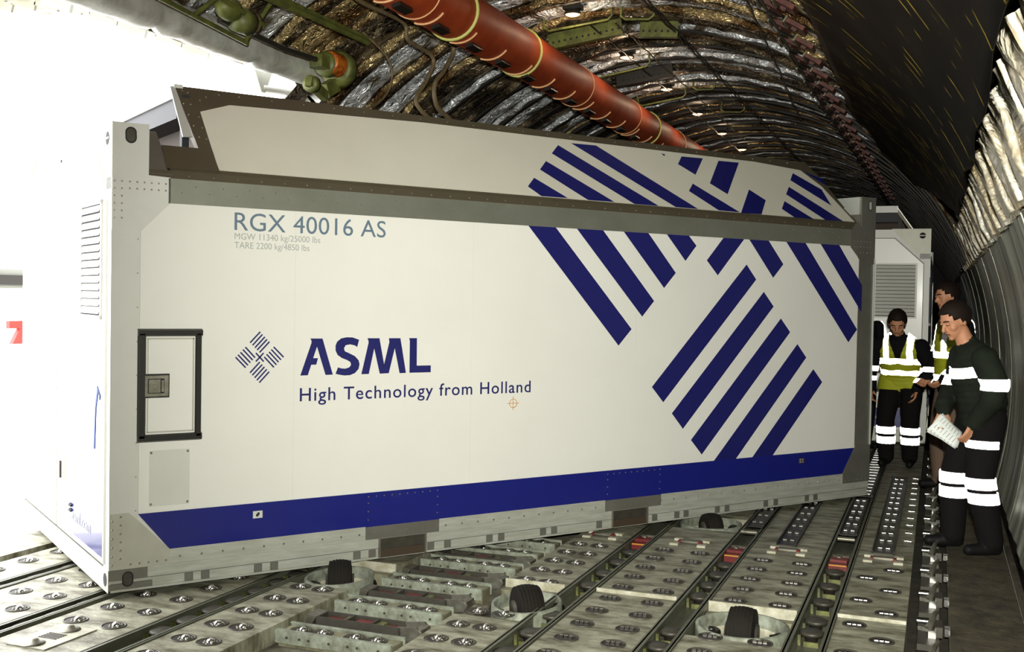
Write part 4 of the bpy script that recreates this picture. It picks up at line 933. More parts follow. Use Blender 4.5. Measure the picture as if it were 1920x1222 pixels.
# special hatch unit, bottom left
R = empty('deck_fitting', (-3.77, 3.93, 0)); tag(R, 'square pale fitting with two balls and grooves, bottom left of the deck', 'deck fitting')
MB().box(-.11, .11, -.16, .17, 0, .006).build('plate', 'whitestep', R)
b = MB()
for i in range(5): b.box(-.05, .05, -.03 + .016 * i, -.022 + .016 * i, .006, .009)
b.build('grooves', 'latch', R)
for y in (-.11, .11): MB().lathe((0, y, 0), [(.052, .006), (.05, .012), (.03, .012), (.02, .028), (.001, .03)], 20).build('ball', 'steel', R)

# drive wheels
def make_drive(x, y, turn, lab, bowl=1, s=1.0):
    R = empty('drive_wheel', (x, y, 0), 0); tag(R, lab, 'drive wheel')
    if bowl:
        b = MB(); n = 40
        b.lathe((0, 0, 0), [(.001, -.085), (.20, -.085), (.212, -.06)], 36)
        o = b.build('turntable', 'whitestep', R); o.scale = (bowl, 1, 1)
        b = MB(); b.lathe((0, 0, 0), [(.212, -.095), (.212, .004), (.222, .008), (.236, .004), (.236, -.095)], 40); o = b.build('ring_wall', 'beam', R); o.scale = (bowl, 1, 1)
    b = MB(); r = .130 * s; hw = .068 * s
    pr = [(.03, -hw), (r * .66, -hw), (r * .86, -hw * .9)]
    for i in range(7):
        h = -hw * .8 + hw * 1.6 * i / 6; q_ = r * (1 - .10 * (h / hw) ** 2); pr += [(q_, h - .005), (q_, h + .005), (q_ - .0025, h + .009)]
    pr += [(r * .86, hw * .9), (r * .66, hw), (.03, hw)]
    b.lathe((0, 0, -.035), pr, 32, 'x'); o = b.build('tyre', 'tyre', R); o.rotation_euler = (0, 0, turn)
    b = MB(); b.lathe((0, 0, -.035), [(.001, -hw - .012), (.05, -hw - .012), (.05, hw + .012), (.001, hw + .012)], 16, 'x'); o = b.build('hub', 'latch', R); o.rotation_euler = (0, 0, turn)
    for sx in (-1, 1):
        q = MB()
        P = [(sx * (.14 + .03 * cos(a)) , .05 * sin(a), -.055) for a in [rad(t) for t in range(60, 301, 30)]]
        q.tube([(sx * .155 + (-.035) * cos(rad(t)) * sx, .05 * sin(rad(t)), -.05) for t in range(-120, 121, 24)] if sx < 0 else [(.145, -.02, -.05), (.185, .0, -.045), (.175, .03, -.05)], .016 if sx < 0 else .03, 8)
        o = q.build('wheel_bracket', 'rubber', R); o.rotation_euler = (0, 0, turn)
    return R
make_drive(-.865, 5.46, 0, 'ribbed rubber drive wheel standing half out of the deck, lower right', .97)
make_drive(-1.98, 5.40, rad(38), 'smooth rubber drive wheel in a round well, lower middle of the deck', .76)
make_drive(-3.14, 5.46, rad(30), 'dark rubber drive wheel partly under the container on the left', .78, 1.0)
make_drive(-1.49, 7.90, rad(35), 'drive wheel in shadow under the right half of the container', .93, .85)
for (x0, x1, yc) in ((-1.10, -.635, 5.46), (-2.25, -1.89, 5.40), (-3.33, -2.95, 5.50)):
    for (ya, yb) in (((5.20, 5.235) if yc == 5.46 else (5.06, 5.17)), (5.70, 5.76)):
        if yc == 5.5 and ya < 5.5: continue
        tag(MB().box(x0 + .006, x1 - .006, ya, yb, -.10, -.03).build('well_cross_plate', 'deckdirty'), ('low cross plate %s the ' % ('in front of' if ya < 5.5 else 'behind')) + {5.46: 'right drive wheel', 5.40: 'middle drive wheel', 5.50: 'left drive wheel'}[yc], 'floor plate')

# ladder pit with cross beams, casters and rocking latches
tag(MB().box(-2.945, -2.255, 3.0, 12, -.10, -.085).build('pit_floor_plate', 'pitfloor'), 'stained pale plate at the bottom of the ladder pit', 'floor plate')
def make_beam():
    R = empty('cross_beam')
    b = MB(); b.box(-.335, .285, -.085, -.079, -.062, .0); b.box(-.335, .285, -.079, -.060, -.006, .0)
    b.mi(1)
    for x in (-.27, -.2, -.15, -.04, .06, .11, .22): b.cyl((x, -.088, -.032), (x, -.084, -.032), .0065, 8)
    b.build('beam_web', ['beam', 'latch'], R)
    b = MB(); b.box(-.335, .285, .060, .066, -.062, .0); b.box(-.335, .285, .050, .060, -.006, 0); b.build('beam_flange', 'beam', R)
    MB().box(-.33, .28, -.06, .05, -.085, -.016).build('beam_bed', 'deckdirty', R)
    return R
beam0 = make_beam()
BL = ['nearest', 'second nearest', 'third nearest', 'fourth nearest', 'fifth nearest', 'sixth nearest', 'farthest']
BY = [4.01, 4.545, 5.10, 5.62, 6.13, 6.52, 6.85]
for i, y in enumerate(BY):
    o = beam0 if i == 0 else dup(beam0)
    o.location = (-2.58, y, 0); tag(o, BL[i] + ' pale green cross beam spanning the ladder pit', 'beam', 'cross beams in the ladder pit')
    for x in (-.24, -.125, .05, .165):
        c = dup(k0); c.location = (-2.58 + x, y - .005, -.0145); c.scale = (.92,) * 3
        tag(c, 'round ball caster on the %s cross beam of the ladder pit' % BL[i], 'caster', 'round casters in the cargo deck')
def make_latch():
    R = empty('rocker_latch')
    b = MB(); b.box(-.25, .22, -.055, -.045, -.08, .0); b.box(-.25, .22, .045, .055, -.08, 0); b.box(-.25, -.24, -.05, .05, -.08, 0); b.box(.05, .06, -.05, .05, -.08, 0); b.box(-.09, -.08, -.05, .05, -.08, 0)
    b.box(-.25, .22, -.05, .05, -.082, -.06)
    b.build('latch_body', 'latch', R)
    for q in ((-.22, -.12, -.035, .035, -.06, -.02), (-.05, .03, -.035, .03, -.06, -.012), (.12, .18, -.03, .03, -.06, -.02)): MB().box(*q).build('red_pad', 'red', R)
    for q in ((-.115, -.095, -.04, .04, -.06, -.008), (.065, .105, -.035, .035, -.06, -.01)): MB().box(*q).build('yellow_pad', 'yellowgreen', R)
    b = MB(); b.prism([(.20, -.055, 0), (.30, -.055, .012), (.335, -.055, -.02), (.315, -.055, -.05), (.22, -.055, -.07)], (0, .018, 0)); b.prism([(.20, .04, 0), (.30, .04, .012), (.335, .04, -.02), (.315, .04, -.05), (.22, .04, -.07)], (0, .018, 0)); b.box(.29, .33, -.05, .05, -.035, .0)
    b.build('pawl', 'steel', R)
    b = MB(); b.prism([(-.25, -.055, 0), (-.30, -.055, .005), (-.315, -.055, -.06), (-.28, -.055, -.05)], (0, .11, 0)); b.build('pawl', 'steel', R)
    return R
l0 = make_latch()
for i, (y, n_) in enumerate(((4.82, 'nearest'), (5.36, 'second nearest'), (5.87, 'third nearest'), (6.33, 'farthest'))):
    o = l0 if i == 0 else dup(l0)
    o.location = (-2.60, y - .04, .0); tag(o, n_ + ' rocking pallet latch with red and yellow pads in the ladder pit', 'latch', 'rocking latches in the ladder pit')

# red pallet locks with white blocks on the panels
def make_lock():
    R = empty('pallet_lock')
    for sx in (-1, 1):
        for sy in (-1, 1): MB().box(sx * .09 - .028, sx * .09 + .028, sy * .075 - .022, sy * .075 + .022, 0, .014).build('white_block', 'whitestep', R)
    b = MB(); b.box(-.075, .075, -.05, .05, 0, .008); b.mi(1); b.box(-.06, .06, -.02, .03, .008, .02); b.mi(2); b.box(-.078, -.055, -.03, .03, .008, .018); b.box(.055, .078, -.03, .03, .008, .018); b.build('lock_body', ['latch', 'steel', 'red'], R)
    return R
p0 = make_lock()
for i, (x, y, l) in enumerate(((-.865, 7.22, 'behind the right drive wheel panel'), (-.28, 7.24, 'nearest the walkway'), (-1.49, 7.18, 'in front of the shaded drive wheel'), (-2.08, 7.15, 'just at the lower edge of the container'))):
    o = p0 if i == 0 else dup(p0)
    o.location = (x, y, 0); tag(o, 'pallet lock with four white blocks, ' + l, 'pallet lock', 'pallet locks with white blocks')
def make_red():
    R = empty('track_lock')
    b = MB(); b.box(-.055, .055, -.12, .10, -.06, -.01); b.box(-.05, .05, -.06, .0, -.01, .006); b.build('red_body', 'red', R)
    b = MB(); b.box(-.052, .052, -.126, -.12, -.020, -.012); b.build('orange_edge', 'orange', R)
    MB().cyl((-.05, .125, -.02), (.05, .125, -.02), .02, 12).build('bright_roller', 'steel', R); MB().ball((0, .02, .0), .02, 8, 6).build('bright_knob', 'steel', R)
    return R
r0 = make_red()
for i, (x, y, l) in enumerate(((-.54, 7.16, 'right of the right drive wheel'), (-1.182, 7.14, 'left of the right drive wheel'), (-1.807, 7.2, 'right of the middle drive wheel'))):
    o = r0 if i == 0 else dup(r0)
    o.location = (x, y, 0); tag(o, 'bright red lock block in the guide track ' + l, 'lock', 'red lock blocks in the tracks')

# roller trays aft
def make_tray(x, y0, y1, hw, pitch, two, lab, zt=0.0):
    R = empty('roller_tray', (x, y0, zt)); tag(R, lab, 'roller tray')
    L_ = y1 - y0
    b = MB(); b.box(-hw, hw, 0, L_, .001, .006); b.box(-hw, -hw + .008, 0, L_, .001, .022); b.box(hw - .008, hw, 0, L_, .001, .022); b.build('tray', 'rubber', R)
    n = int(L_ / pitch)
    for i in range(n):
        b = MB(); y = (i + .5) * pitch
        if two:
            for s in (-1, 1): b.cyl((s * .024 - .012, y, .012), (s * .024 + .012, y, .012), .010, 10)
        else: b.cyl((-hw * .66, y, .012), (hw * .66, y, .012), .009, 10)
        b.build('roller', 'chrome', R)
    return R
make_tray(-.895, 7.39, 10.6, .065, .253, True, 'black roller tray with paired bright rollers between the aft panels, partly under the container')
make_tray(-.29, 7.42, 10.8, .07, .253, True, 'black roller tray with paired bright rollers nearest the walkway')
make_tray(-.54, 7.85, 9.4, .06, .253, True, 'roller tray in the right guide track, near section with paired rollers', .01)
make_tray(-.54, 9.5, 13.0, .075, .18, False, 'roller tray in the right guide track, far section with wide rollers', .01)
make_tray(-1.17, 7.85, 10.5, .06, .27, True, 'roller tray in the left aft guide track reaching under the container', .01)
for i, (x, y, l) in enumerate(((-.54, 7.72, 'right'), (-1.18, 7.66, 'left'))):
    tag(MB().cyl((x - .055, y, .012), (x + .055, y, .012), .016, 12).build('stop_bar', 'steel'), 'short steel stop bar across the %s aft guide track' % l, 'bar')

# side guides by the walkway
def make_side():
    R = empty('side_guide')
    b = MB(); b.box(-.03, .07, -.20, .20, -.09, -.02); b.box(.05, .085, -.06, .08, -.02, .03); b.build('base', 'latch', R)
    P = [(-.03, -.03, .0), (.03, -.05, .0), (.045, -.01, .055), (.075, .11, .075), (.06, .12, .075), (.025, .03, .055), (-.03, -.0, .0)]
    b = MB(); b.prism([(p[0], p[1], .0 + p[2] * .0) for p in P], (0, 0, .02)); b.tube([(.02, -.05, .015), (.035, -.02, .045), (.045, .05, .065), (.065, .12, .075)], [.02, .016, .012, .007], 8); b.build('horn', 'steel', R)
    b = MB(); b.cyl((-.035, .16, -.005), (.03, .16, -.005), .020, 12); b.build('roller', 'chrome', R)
    for q in ((.02, .055, -.085, -.055, -.02, .018), (.095, .12, -.03, -.01, -.02, .012), (.095, .12, .03, .05, -.02, .012)): MB().box(*q).build('bright_block', 'chrome', R)
    return R
s0 = make_side(); k = 0
y = 4.06
while y < 14.2:
    o = s0 if k == 0 else dup(s0)
    o.location = (-.025, y, 0); o.rotation_euler = (0, 0, 0)
    tag(o, 'horned side guide by the walkway, ' + ('in the lit foreground' if y < 7.4 else ('beside the man in the dark jacket' if y < 10 else 'in the dim stretch by the second container')), 'side guide', 'side guides along the walkway'); k += 1
    y += .5767
for i in range(11):
    y = 7.9 + .29 * i if i < 0 else 7.87 + .5767 * i * .5
    o = tag(MB().cyl((-.175, y, .006), (-.130, y, .006), .008, 10).build('side_roller', 'chrome'), 'small bright roller flush in the deck edge beside the side guides', 'roller', 'small rollers along the deck edge')

# ================================================================== people
def V3(p): return Vector(p)
class Fig:
    def __init__(s): s.p = []; s.mb = MB()
    def cap(s, lab, a, b, ra, rb=None):
        a, b = V3(a), V3(b); rb = ra if rb is None else rb
        s.p.append((lab, 'c', a, b, ra, rb)); s.mb.cyl(a, b, ra, 20, rb); s.mb.ball(a, ra, 20, 12); s.mb.ball(b, rb, 20, 12); return s
    def chain(s, lab, pts, rs):
        for i in range(len(pts) - 1): s.cap(lab, pts[i], pts[i + 1], rs[i], rs[i + 1])
        return s
    def ell(s, lab, c, r, R=None):
        """ellipsoid with radii r, turned by matrix R"""
        R = R or Matrix.Identity(3); o = len(s.mb.v); s.mb.ball((0, 0, 0), 1.0, 24, 16)
        for i in range(o, len(s.mb.v)):
            q = s.mb.v[i]; s.mb.v[i] = tuple(V3(c) + R @ Vector((q[0] * r[0], q[1] * r[1], q[2] * r[2])))
        s.p.append((lab, 'e', V3(c), r, R, 0)); return s
    def dist(s, q):
        best = (1e9, None)
        for P in s.p:
            if P[1] == 'c':
                a, b = P[2], P[3]; ab = b - a; L = ab.length_squared
                t = 0 if L < 1e-9 else max(0, min(1, (q - a).dot(ab) / L)); d = (q - a - ab * t).length - (P[4] + (P[5] - P[4]) * t)
            else:
                l = P[4].transposed() @ (q - P[2]); r = P[3]; k = Vector((l.x / r[0], l.y / r[1], l.z / r[2])).length; d = (k - 1) * min(r)
            if d < best[0]: best = (d, P[0])
        return best[1]
    def build(s, name, mats, parent, voxel=.008):
        me = s.mb.mesh(name); o = bpy.data.objects.new(name, me); COL.objects.link(o)
        rm = o.modifiers.new('r', 'REMESH'); rm.mode = 'VOXEL'; rm.voxel_size = voxel; rm.use_smooth_shade = True
        sm = o.modifiers.new('s', 'SMOOTH'); sm.factor = .5; sm.iterations = 3
        bpy.context.view_layer.update()
        me2 = bpy.data.meshes.new_from_object(o.evaluated_get(bpy.context.evaluated_depsgraph_get()))
        o.modifiers.clear(); o.data = me2; me2.name = name; bpy.data.meshes.remove(me)
        labs = list(mats); me2.materials.clear()
        for l in labs: me2.materials.append(M[mats[l]])
        ids = {l: i for i, l in enumerate(labs)}
        vl = [s.dist(v.co) for v in me2.vertices]; s.vl = vl
        for p in me2.polygons:
            p.use_smooth = True
            ls = [vl[i] for i in p.vertices]; p.material_index = ids[max(set(ls), key=ls.count)]
        s.labs = labs
        o.parent = parent; s.o = o; return o
    def shell(s, name, m, labels, planes, off, parent, th=.0):
        """a close-fitting piece cut from the figure's surface between planes"""
        bm = bmesh.new(); bm.from_mesh(s.o.data)
        ok = [i for i, l in enumerate(s.labs) if l in labels]
        bmesh.ops.delete(bm, geom=[f for f in bm.faces if f.material_index not in ok], context='FACES')
        for co, no in planes:
            bmesh.ops.bisect_plane(bm, geom=bm.verts[:] + bm.edges[:] + bm.faces[:], plane_co=V3(co), plane_no=V3(no), clear_outer=True)
        bm.normal_update()
        for v in bm.verts: v.co += v.normal * off
        me = bpy.data.meshes.new(name); bm.to_mesh(me); bm.free()
        me.materials.clear(); me.materials.append(M[m])
        for p in me.polygons: p.material_index = 0; p.use_smooth = True
        o = bpy.data.objects.new(name, me); COL.objects.link(o); o.parent = parent
        if th: 
            q = o.modifiers.new('t', 'SOLIDIFY'); q.thickness = th; q.offset = 1
        return o
    def band(s, labels, z0, z1, parent, extra=(), off=.007, ax=(0, 0, 1), c=(0, 0, 0)):
        a = V3(ax).normalized(); c = V3(c)
        return s.shell('reflective_band', 'retro', labels, [(c + a * z1, a), (c + a * z0, -a)] + list(extra), off, parent)
def head(F, c, pitch=0.0, yaw=0.0, sc=1.0):
    """skull, jaw, nose, ears, brow round c; pitch > 0 looks down"""
    R = Matrix.Rotation(yaw, 3, 'Z') @ Matrix.Rotation(-pitch, 3, 'X'); c = V3(c)
    P = lambda x, y, z: c + R @ Vector((x * sc, y * sc, z * sc))
    S = lambda a, b, d: (a * sc, b * sc, d * sc)
    F.ell('skin', P(0, -.005, .025), S(.074, .094, .092), R)
    F.ell('skin', P(0, .030, -.045), S(.054, .062, .062), R)
    F.ell('skin', P(0, .072, -.090), S(.022, .018, .016), R)
    F.cap('skin', P(0, .088, .018), P(0, .110, -.020), .009 * sc, .0135 * sc)
    F.cap('skin', P(-.032, .080, .034), P(.032, .080, .034), .010 * sc)
    F.cap('skin', P(-.018, .083, -.055), P(.018, .083, -.055), .0085 * sc)
    for s in (-1, 1):
        F.ell('skin', P(s * .040, .058, -.018), S(.022, .024, .022), R)
        F.ell('skin', P(s * .076, -.004, -.004), S(.008, .019, .032), R)
    return P, R
def hair(P, R, c, parent, m='hair', front=.055, low=-.02, sc=1.0):
    b = MB(); n, k = 28, 18; vs = []
    for j in range(k + 1):
        for i in range(n):
            a = 2 * pi * i / n; e = pi * j / k
            d = Vector((sin(e) * cos(a), sin(e) * sin(a), cos(e)))
            r = 1.07 + .05 * noise.noise(d * 5)
            p = Vector((d.x * .078 * r, -.012 + d.y * .097 * r, .030 + d.z * .094 * r))
            vs.append(p * sc)
    fs = []
    for j in range(k):
        for i in range(n):
            q = [j * n + i, j * n + (i + 1) % n, (j + 1) * n + (i + 1) % n, (j + 1) * n + i]
            cc = sum((vs[t] for t in q), Vector()) / 4 / sc
            face = cc.y > front - (.5 * max(0, cc.z - .06)) * -1 and cc.z < .085
            side = cc.y > .0 and cc.z < .035 and abs(cc.x) > .03
            if cc.z < low - .4 * min(0, cc.y) * -1 or face or side: continue
            fs.append(q)
    b.add([V3(c) + R @ v for v in vs], fs, True)
    o = b.build('hair', m, parent); q = o.modifiers.new('t', 'SOLIDIFY'); q.thickness = .012; q.offset = 0
    return o
def face_bits(P, parent, m='hair'):
    b = MB()
    for s in (-1, 1):
        b.tube([P(s * .016, .096, .036), P(s * .034, .091, .041), P(s * .050, .080, .034)], .0045, 6)
    b.build('eyebrows', m, parent)
    b = MB()
    for s in (-1, 1):
        b.mi(0); b.ball(P(s * .031, .078, .016), .0115, 12, 8); b.mi(1); b.tube([P(s * .019, .087, .011), P(s * .031, .0905, .009), P(s * .043, .086, .011)], .0022, 5)
    b.build('eyelids', ['skin', 'hair'], parent)
    b = MB(); b.tube([P(-.021, .088, -.0555), P(0, .0935, -.054), P(.021, .088, -.0555)], .0028, 6); b.build('mouth', 'clip', parent)
def hand(F, w, d, n, side, curl=.6, L=.18):
    """wrist w, direction d, palm normal n; side = +1 thumb on n x d side"""
    w, d, n = V3(w), V3(d).normalized(), V3(n).normalized(); n = (n - d * n.dot(d)).normalized(); t = n.cross(d) * side
    k = L / .18
    for q in (-1, -.33, .33, 1): F.cap('skin', w + t * q * .016 * k, w + d * .085 * k + t * q * .028 * k, .015 * k, .012 * k)
    for i, (q, ln) in enumerate(((.036, .072), (.013, .080), (-.011, .075), (-.033, .058))):
        a = w + d * .088 * k + t * q * k
        b1 = a + (d * cos(curl * .5) + n * sin(curl * .5)) * ln * .5 * k
        c1 = b1 + (d * cos(curl * 1.4) + n * sin(curl * 1.4)) * ln * .30 * k
        e1 = c1 + (d * cos(curl * 2.2) + n * sin(curl * 2.2)) * ln * .26 * k
        F.chain('skin', [a, b1, c1, e1], [.0098 * k, .009 * k, .0082 * k, .007 * k])
    a = w + d * .025 * k + t * .030 * k; b1 = a + (d * .75 + t * .75 + n * .35).normalized() * .038 * k; c1 = b1 + (d * .95 + t * .25 + n * .5).normalized() * .032 * k
    F.chain('skin', [a, b1, c1], [.014 * k, .011 * k, .0085 * k])
def legs(F, hipz, hy, feet, knees, lab='trouser', r=(.105, .075, .06), shoe=True, hx=.095):
    for s, (ft, kn) in zip((-1, 1), zip(feet, knees)):
        hip = V3((s * hx, hy, hipz)); ft = V3(ft); kn = V3(kn)
        F.chain(lab, [hip, hip.lerp(kn, .5), kn, kn.lerp(ft, .45), ft], [r[0], (r[0] + r[1]) / 2 + .005, r[1], r[1] * .98, r[2]])
        F.cap('shoe', ft + V3((0, -.03, -.045)), ft + V3((s * .02, .15, -.055)), .045, .035)
def torso(F, rows, lab='jacket', tw=None):
    """rows: (centre, half width, half depth); ellipsoids strung together"""
    for i in range(len(rows) - 1):
        (a, wa, da), (b_, wb, db) = rows[i], rows[i + 1]; a = V3(a); b_ = V3(b_); n = max(2, int((b_ - a).length / .04))
        ax = (b_ - a).normalized(); xx = Vector((1, 0, 0)); yy = ax.cross(xx); R = Matrix((xx, yy, ax)).transposed()
        for j in range(n + 1):
            t = j / n; F.ell(lab, a.lerp(b_, t), (wa + (wb - wa) * t, da + (db - da) * t, .065), R)

# --- person in the dark jacket with the papers (right foreground)
R = empty('person', (.265, 7.75, 0), rad(201 - 90)); tag(R, 'man in a dark jacket with white reflective bands, bending over papers in his hands', 'person')
F = Fig()
legs(F, .88, -.02, [(-.12, -.05, .10), (.12, .10, .10)], [(-.13, .04, .50), (.12, .10, .50)], r=(.115, .088, .075))
torso(F, [((0, -.02, .84), .165, .135), ((0, -.02, .98), .175, .150), ((0, .02, 1.14), .185, .160), ((0, .05, 1.25), .185, .140), ((0, .07, 1.32), .125, .10)])
F.cap('jacket', (0, .065, 1.31), (0, .08, 1.355), .075, .064)
F.cap('skin', (0, .09, 1.34), (0, .135, 1.44), .056, .052)
hc = (0, .170, 1.505); P, RR = head(F, hc, rad(27), rad(16))
F.chain('sleeve', [(-.185, .05, 1.27), (-.235, .0, 1.12), (-.225, .02, 1.0), (-.165, .075, .90), (-.15, .09, .86)], [.082, .078, .070, .058, .050])
F.chain('sleeve', [(.185, .05, 1.27), (.225, .06, 1.10), (.19, .12, 1.02), (.10, .19, .95), (.065, .205, .92)], [.082, .074, .066, .056, .048])
hand(F, (-.15, .09, .86), (.15, .35, -.9), (.8, .3, .2), -1, .55)
hand(F, (.06, .21, .91), (-.35, .35, -.75), (-.5, .3, .3), 1, .6)
body = F.build('body', {'skin': 'skin', 'jacket': 'jacket', 'sleeve': 'jacket', 'trouser': 'trouser', 'shoe': 'shoe'}, R, .0075)
hair(P, RR, hc, R); face_bits(P, R)
F.band(('jacket',), 1.13, 1.20, R, ax=(0, .30, 1), c=(0, 0, 0))
F.band(('sleeve',), 1.075, 1.145, R, [((0, 0, 0), (1, 0, 0))]); F.band(('sleeve',), 1.075, 1.145, R, [((0, 0, 0), (-1, 0, 0))])
for z in (.44, .345): F.band(('trouser',), z, z + .07, R, [((0, 0, 0), (1, 0, 0))]); F.band(('trouser',), z, z + .07, R, [((0, 0, 0), (-1, 0, 0))])
F.band(('trouser', 'jacket'), .70, .748, R, [((-.02, 0, 0), (1, 0, 0)), ((0, .16, 0), (0, 1, 0)), ((0, -.04, 0), (0, -1, 0))])
# his papers
def w2(p): return R.matrix_world
b = MB()
pz = [Vector(q) for q in ((-.05, 7.62, .795), (.045, 7.66, .905), (.165, 7.66, .775), (.125, 7.62, .68))]
def sheet(dy, rot, name, lab):
    b = MB(); N = 8; c = sum(pz, Vector()) / 4; vs = []
    for i in range(N + 1):
        for j in range(N + 1):
            s, t = i / N, j / N; p = pz[0].lerp(pz[1], s).lerp(pz[3].lerp(pz[2], s), t)
            p = c + Matrix.Rotation(rot, 3, 'Y') @ (p - c); vs.append(p + Vector((0, dy - .018 * sin(pi * s) * 1 + .01 * t * t, 0)))
    b.add(vs, [(i * (N + 1) + j, (i + 1) * (N + 1) + j, (i + 1) * (N + 1) + j + 1, i * (N + 1) + j + 1) for i in range(N) for j in range(N)], True)
    o = b.build(name, 'paper'); q = o.modifiers.new('t', 'SOLIDIFY'); q.thickness = .0012
    tag(o, lab, 'paper')
    q = MB()
    for r_ in range(7):
        for k_ in range(3):
            t = .12 + r_ * .12; s = .12 + k_ * .28; p = pz[0].lerp(pz[1], s).lerp(pz[3].lerp(pz[2], s), t); p = c + Matrix.Rotation(rot, 3, 'Y') @ (p - c)
            d = (pz[1] - pz[0]).normalized(); d = Matrix.Rotation(rot, 3, 'Y') @ d
            q.obox(p + Vector((0, dy - .018 * sin(pi * s) + .01 * t * t - .0012, 0)), d, (0, 1, 0), (d.z, 0, -d.x), .012 + .008 * ((r_ * 3 + k_) % 3), .0004, .0022)
    q.build('printed_lines', 'ink', o)
sheet(0, 0, 'paper_sheet', 'white printed sheet held by the man in the dark jacket, front sheet'); sheet(.006, -.12, 'paper_sheet', 'second white sheet just behind the front one in the same hands')

# --- person in the yellow-green vest facing us
R = empty('person', (-.33, 11.5, 0), rad(172)); tag(R, 'man in a yellow-green reflective vest looking down in front of the far container', 'person')
F = Fig()
legs(F, .84, -.10, [(-.10, -.05, .10), (.12, -.02, .10)], [(-.11, .05, .48), (.12, .06, .48)], r=(.11, .085, .075))
torso(F, [((0, -.10, .80), .160, .125), ((0, -.08, .94), .175, .135), ((0, .0, 1.08), .195, .14), ((0, .08, 1.19), .19, .13), ((0, .13, 1.25), .12, .09)])
F.cap('collar', (0, .13, 1.26), (0, .17, 1.31), .075, .065)
F.cap('skin', (0, .14, 1.26), (0, .21, 1.36), .055, .052)
hc = (-.0, .245, 1.43); P, RR = head(F, hc, rad(38), rad(8), 1.02)
F.chain('sleeve', [(-.20, .08, 1.20), (-.27, .06, 1.04), (-.27, .10, .93), (-.21, .20, .84), (-.19, .23, .80)], [.078, .072, .066, .055, .048])
F.chain('sleeve', [(.20, .08, 1.20), (.27, .02, 1.04), (.285, .04, .94), (.27, .12, .84), (.26, .14, .79)], [.078, .072, .066, .055, .048])
hand(F, (-.19, .23, .80), (.1, .3, -.9), (.8, .2, .2), -1, .6); hand(F, (.26, .14, .79), (-.1, .2, -.9), (-.8, .2, .2), 1, .6)
F.build('body', {'skin': 'skin', 'jacket': 'navycloth', 'collar': 'navycloth', 'sleeve': 'navycloth', 'trouser': 'trouser', 'shoe': 'shoe'}, R, .009)
hair(P, RR, hc, R, sc=1.02); face_bits(P, R)
vl = F.shell('vest_half', 'vest', ('jacket', 'trouser'), [((0, 0, .78), (0, 0, -1)), ((.006, 0, 1.0), (1, 0, .0)), ((0, .2, 1.03), (1, 0, .32))], .016, R, .004)
vr = F.shell('vest_half', 'vest', ('jacket', 'trouser'), [((0, 0, .76), (0, 0, -1)), ((-.006, 0, 1.0), (-1, 0, .0)), ((0, .2, 1.03), (-1, 0, .32))], .018, R, .004)
for z, tl in ((1.045, .0), (.925, .0)):
    for s in (-1, 1): F.band(('jacket', 'trouser'), z, z + .052, R, [((0, 0, 0), (-s, 0, 0))], .027, (s * .12, .12, 1))
for s in (-1, 1):
    F.shell('reflective_band', 'retro', ('jacket',), [((s * .075, 0, 0), (-s, 0, 0)), ((s * .125, 0, 0), (s, 0, 0)), ((0, 0, 1.07), (0, 0, -1))], .027, R)
    F.band(('sleeve',), .945, .995, R, [((0, 0, 0), (-s, 0, 0))]); F.band(('sleeve',), .855, .895, R, [((0, 0, 0), (-s, 0, 0))])
    for z in (.335, .235): F.band(('trouser',), z, z + .068, R, [((0, 0, 0), (-s, 0, 0))])

# --- third person, half hidden behind the first
R = empty('person', (.14, 10.2, 0), rad(200 - 90)); tag(R, 'tall man in brown trousers, half hidden behind the man with the papers', 'person')
F = Fig()
legs(F, .92, 0, [(-.11, 0, .10), (.11, .05, .10)], [(-.11, .04, .52), (.11, .07, .52)], 'tan', r=(.11, .085, .07))
torso(F, [((0, 0, .88), .165, .125), ((0, 0, 1.05), .18, .14), ((0, 0, 1.28), .20, .14), ((0, .0, 1.42), .19, .12), ((0, .02, 1.49), .11, .085)])
F.cap('skin', (0, .02, 1.48), (0, .05, 1.60), .056, .052)
hc = (0, .075, 1.68); P, RR = head(F, hc, rad(12), rad(10))
F.chain('sleeve', [(-.21, .0, 1.42), (-.25, -.02, 1.22), (-.24, .02, 1.1), (-.17, .14, .98)], [.078, .072, .066, .05])
F.chain('sleeve', [(.21, .0, 1.42), (.25, .02, 1.22), (.22, .08, 1.1), (.12, .19, .98)], [.078, .072, .066, .05])
hand(F, (-.17, .14, .98), (.4, .6, -.5), (.6, .3, .2), -1, .6); hand(F, (.12, .19, .98), (-.4, .5, -.5), (-.6, .3, .2), 1, .6)
F.build('body', {'skin': 'skin', 'jacket': 'navycloth', 'sleeve': 'navycloth', 'tan': 'tan', 'shoe': 'shoe'}, R, .010)
hair(P, RR, hc, R); face_bits(P, R)
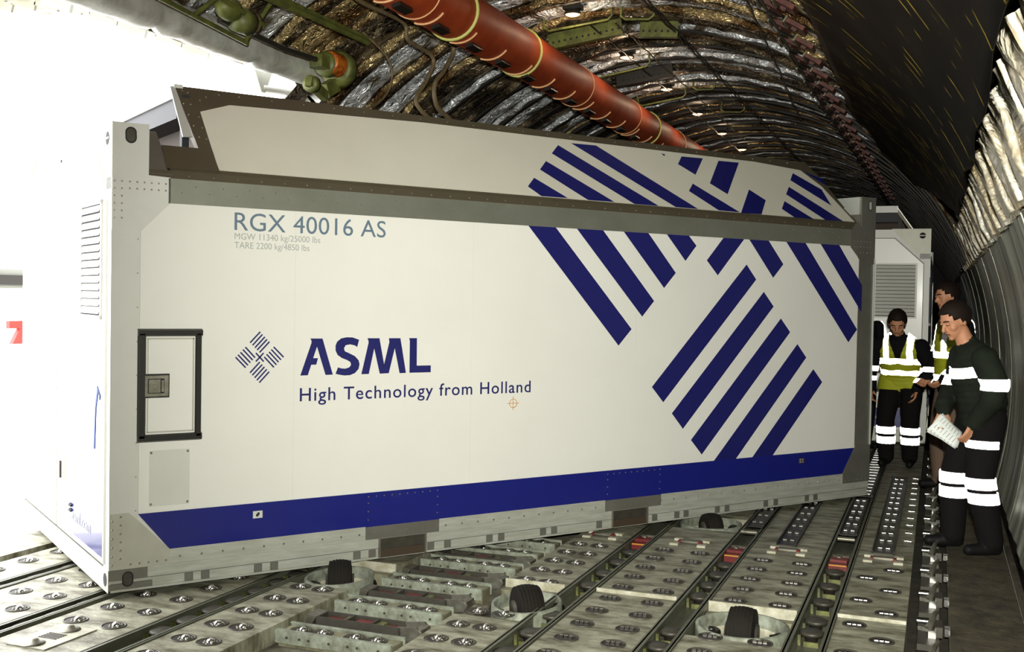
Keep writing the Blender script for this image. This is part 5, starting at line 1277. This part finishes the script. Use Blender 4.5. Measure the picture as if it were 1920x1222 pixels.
F.shell('vest', 'vest', ('jacket', 'tan'), [((0, 0, .93), (0, 0, -1)), ((0, 0, 1.47), (0, 0, 1))], .016, R, .004)
for z in (1.15, .96): F.band(('jacket', 'tan'), z, z + .05, R, (), .026)
for s in (-1, 1):
    F.shell('reflective_band', 'retro', ('jacket',), [((s * .08, 0, 0), (-s, 0, 0)), ((s * .13, 0, 0), (s, 0, 0)), ((0, 0, 1.17), (0, 0, -1))], .026, R)
    F.band(('sleeve',), 1.20, 1.25, R, [((0, 0, 0), (-s, 0, 0))]); F.band(('sleeve',), 1.02, 1.06, R, [((0, 0, 0), (-s, 0, 0))])

# --- fourth person, only an arm and shoulder show past the container corner
R = empty('person', (-.80, 12.75, 0), rad(215)); tag(R, 'person in dark clothes, one banded arm showing past the near container corner', 'person')
F = Fig()
legs(F, .90, 0, [(-.11, 0, .10), (.11, .05, .10)], [(-.11, .04, .50), (.11, .07, .50)])
torso(F, [((0, 0, .86), .165, .125), ((0, 0, 1.05), .18, .14), ((0, 0, 1.24), .20, .14), ((0, .0, 1.36), .19, .12), ((0, .02, 1.43), .11, .085)])
F.cap('skin', (0, .02, 1.42), (0, .05, 1.54), .056, .052)
hc = (0, .075, 1.60); P, RR = head(F, hc, rad(15))
F.chain('sleeve', [(-.21, .0, 1.35), (-.27, .0, 1.16), (-.25, .05, 1.05), (-.18, .16, .95)], [.078, .072, .066, .05])
F.chain('sleeve', [(.21, .0, 1.35), (.27, .02, 1.16), (.25, .08, 1.05), (.14, .19, .95)], [.078, .072, .066, .05])
hand(F, (-.18, .16, .95), (.4, .6, -.5), (.6, .3, .2), -1, .6); hand(F, (.14, .19, .95), (-.4, .5, -.5), (-.6, .3, .2), 1, .6)
F.build('body', {'skin': 'skin', 'jacket': 'navycloth', 'sleeve': 'navycloth', 'trouser': 'trouser', 'shoe': 'shoe'}, R, .011)
hair(P, RR, hc, R); face_bits(P, R)
for s in (-1, 1):
    F.shell('reflective_band', 'retro', ('sleeve',), [((0, 0, 0), (-s, 0, 0)), ((0, 0, 1.10), (0, 0, -1)), ((s * .25, 0, 0), (-s, 0, 0))], .006, R)
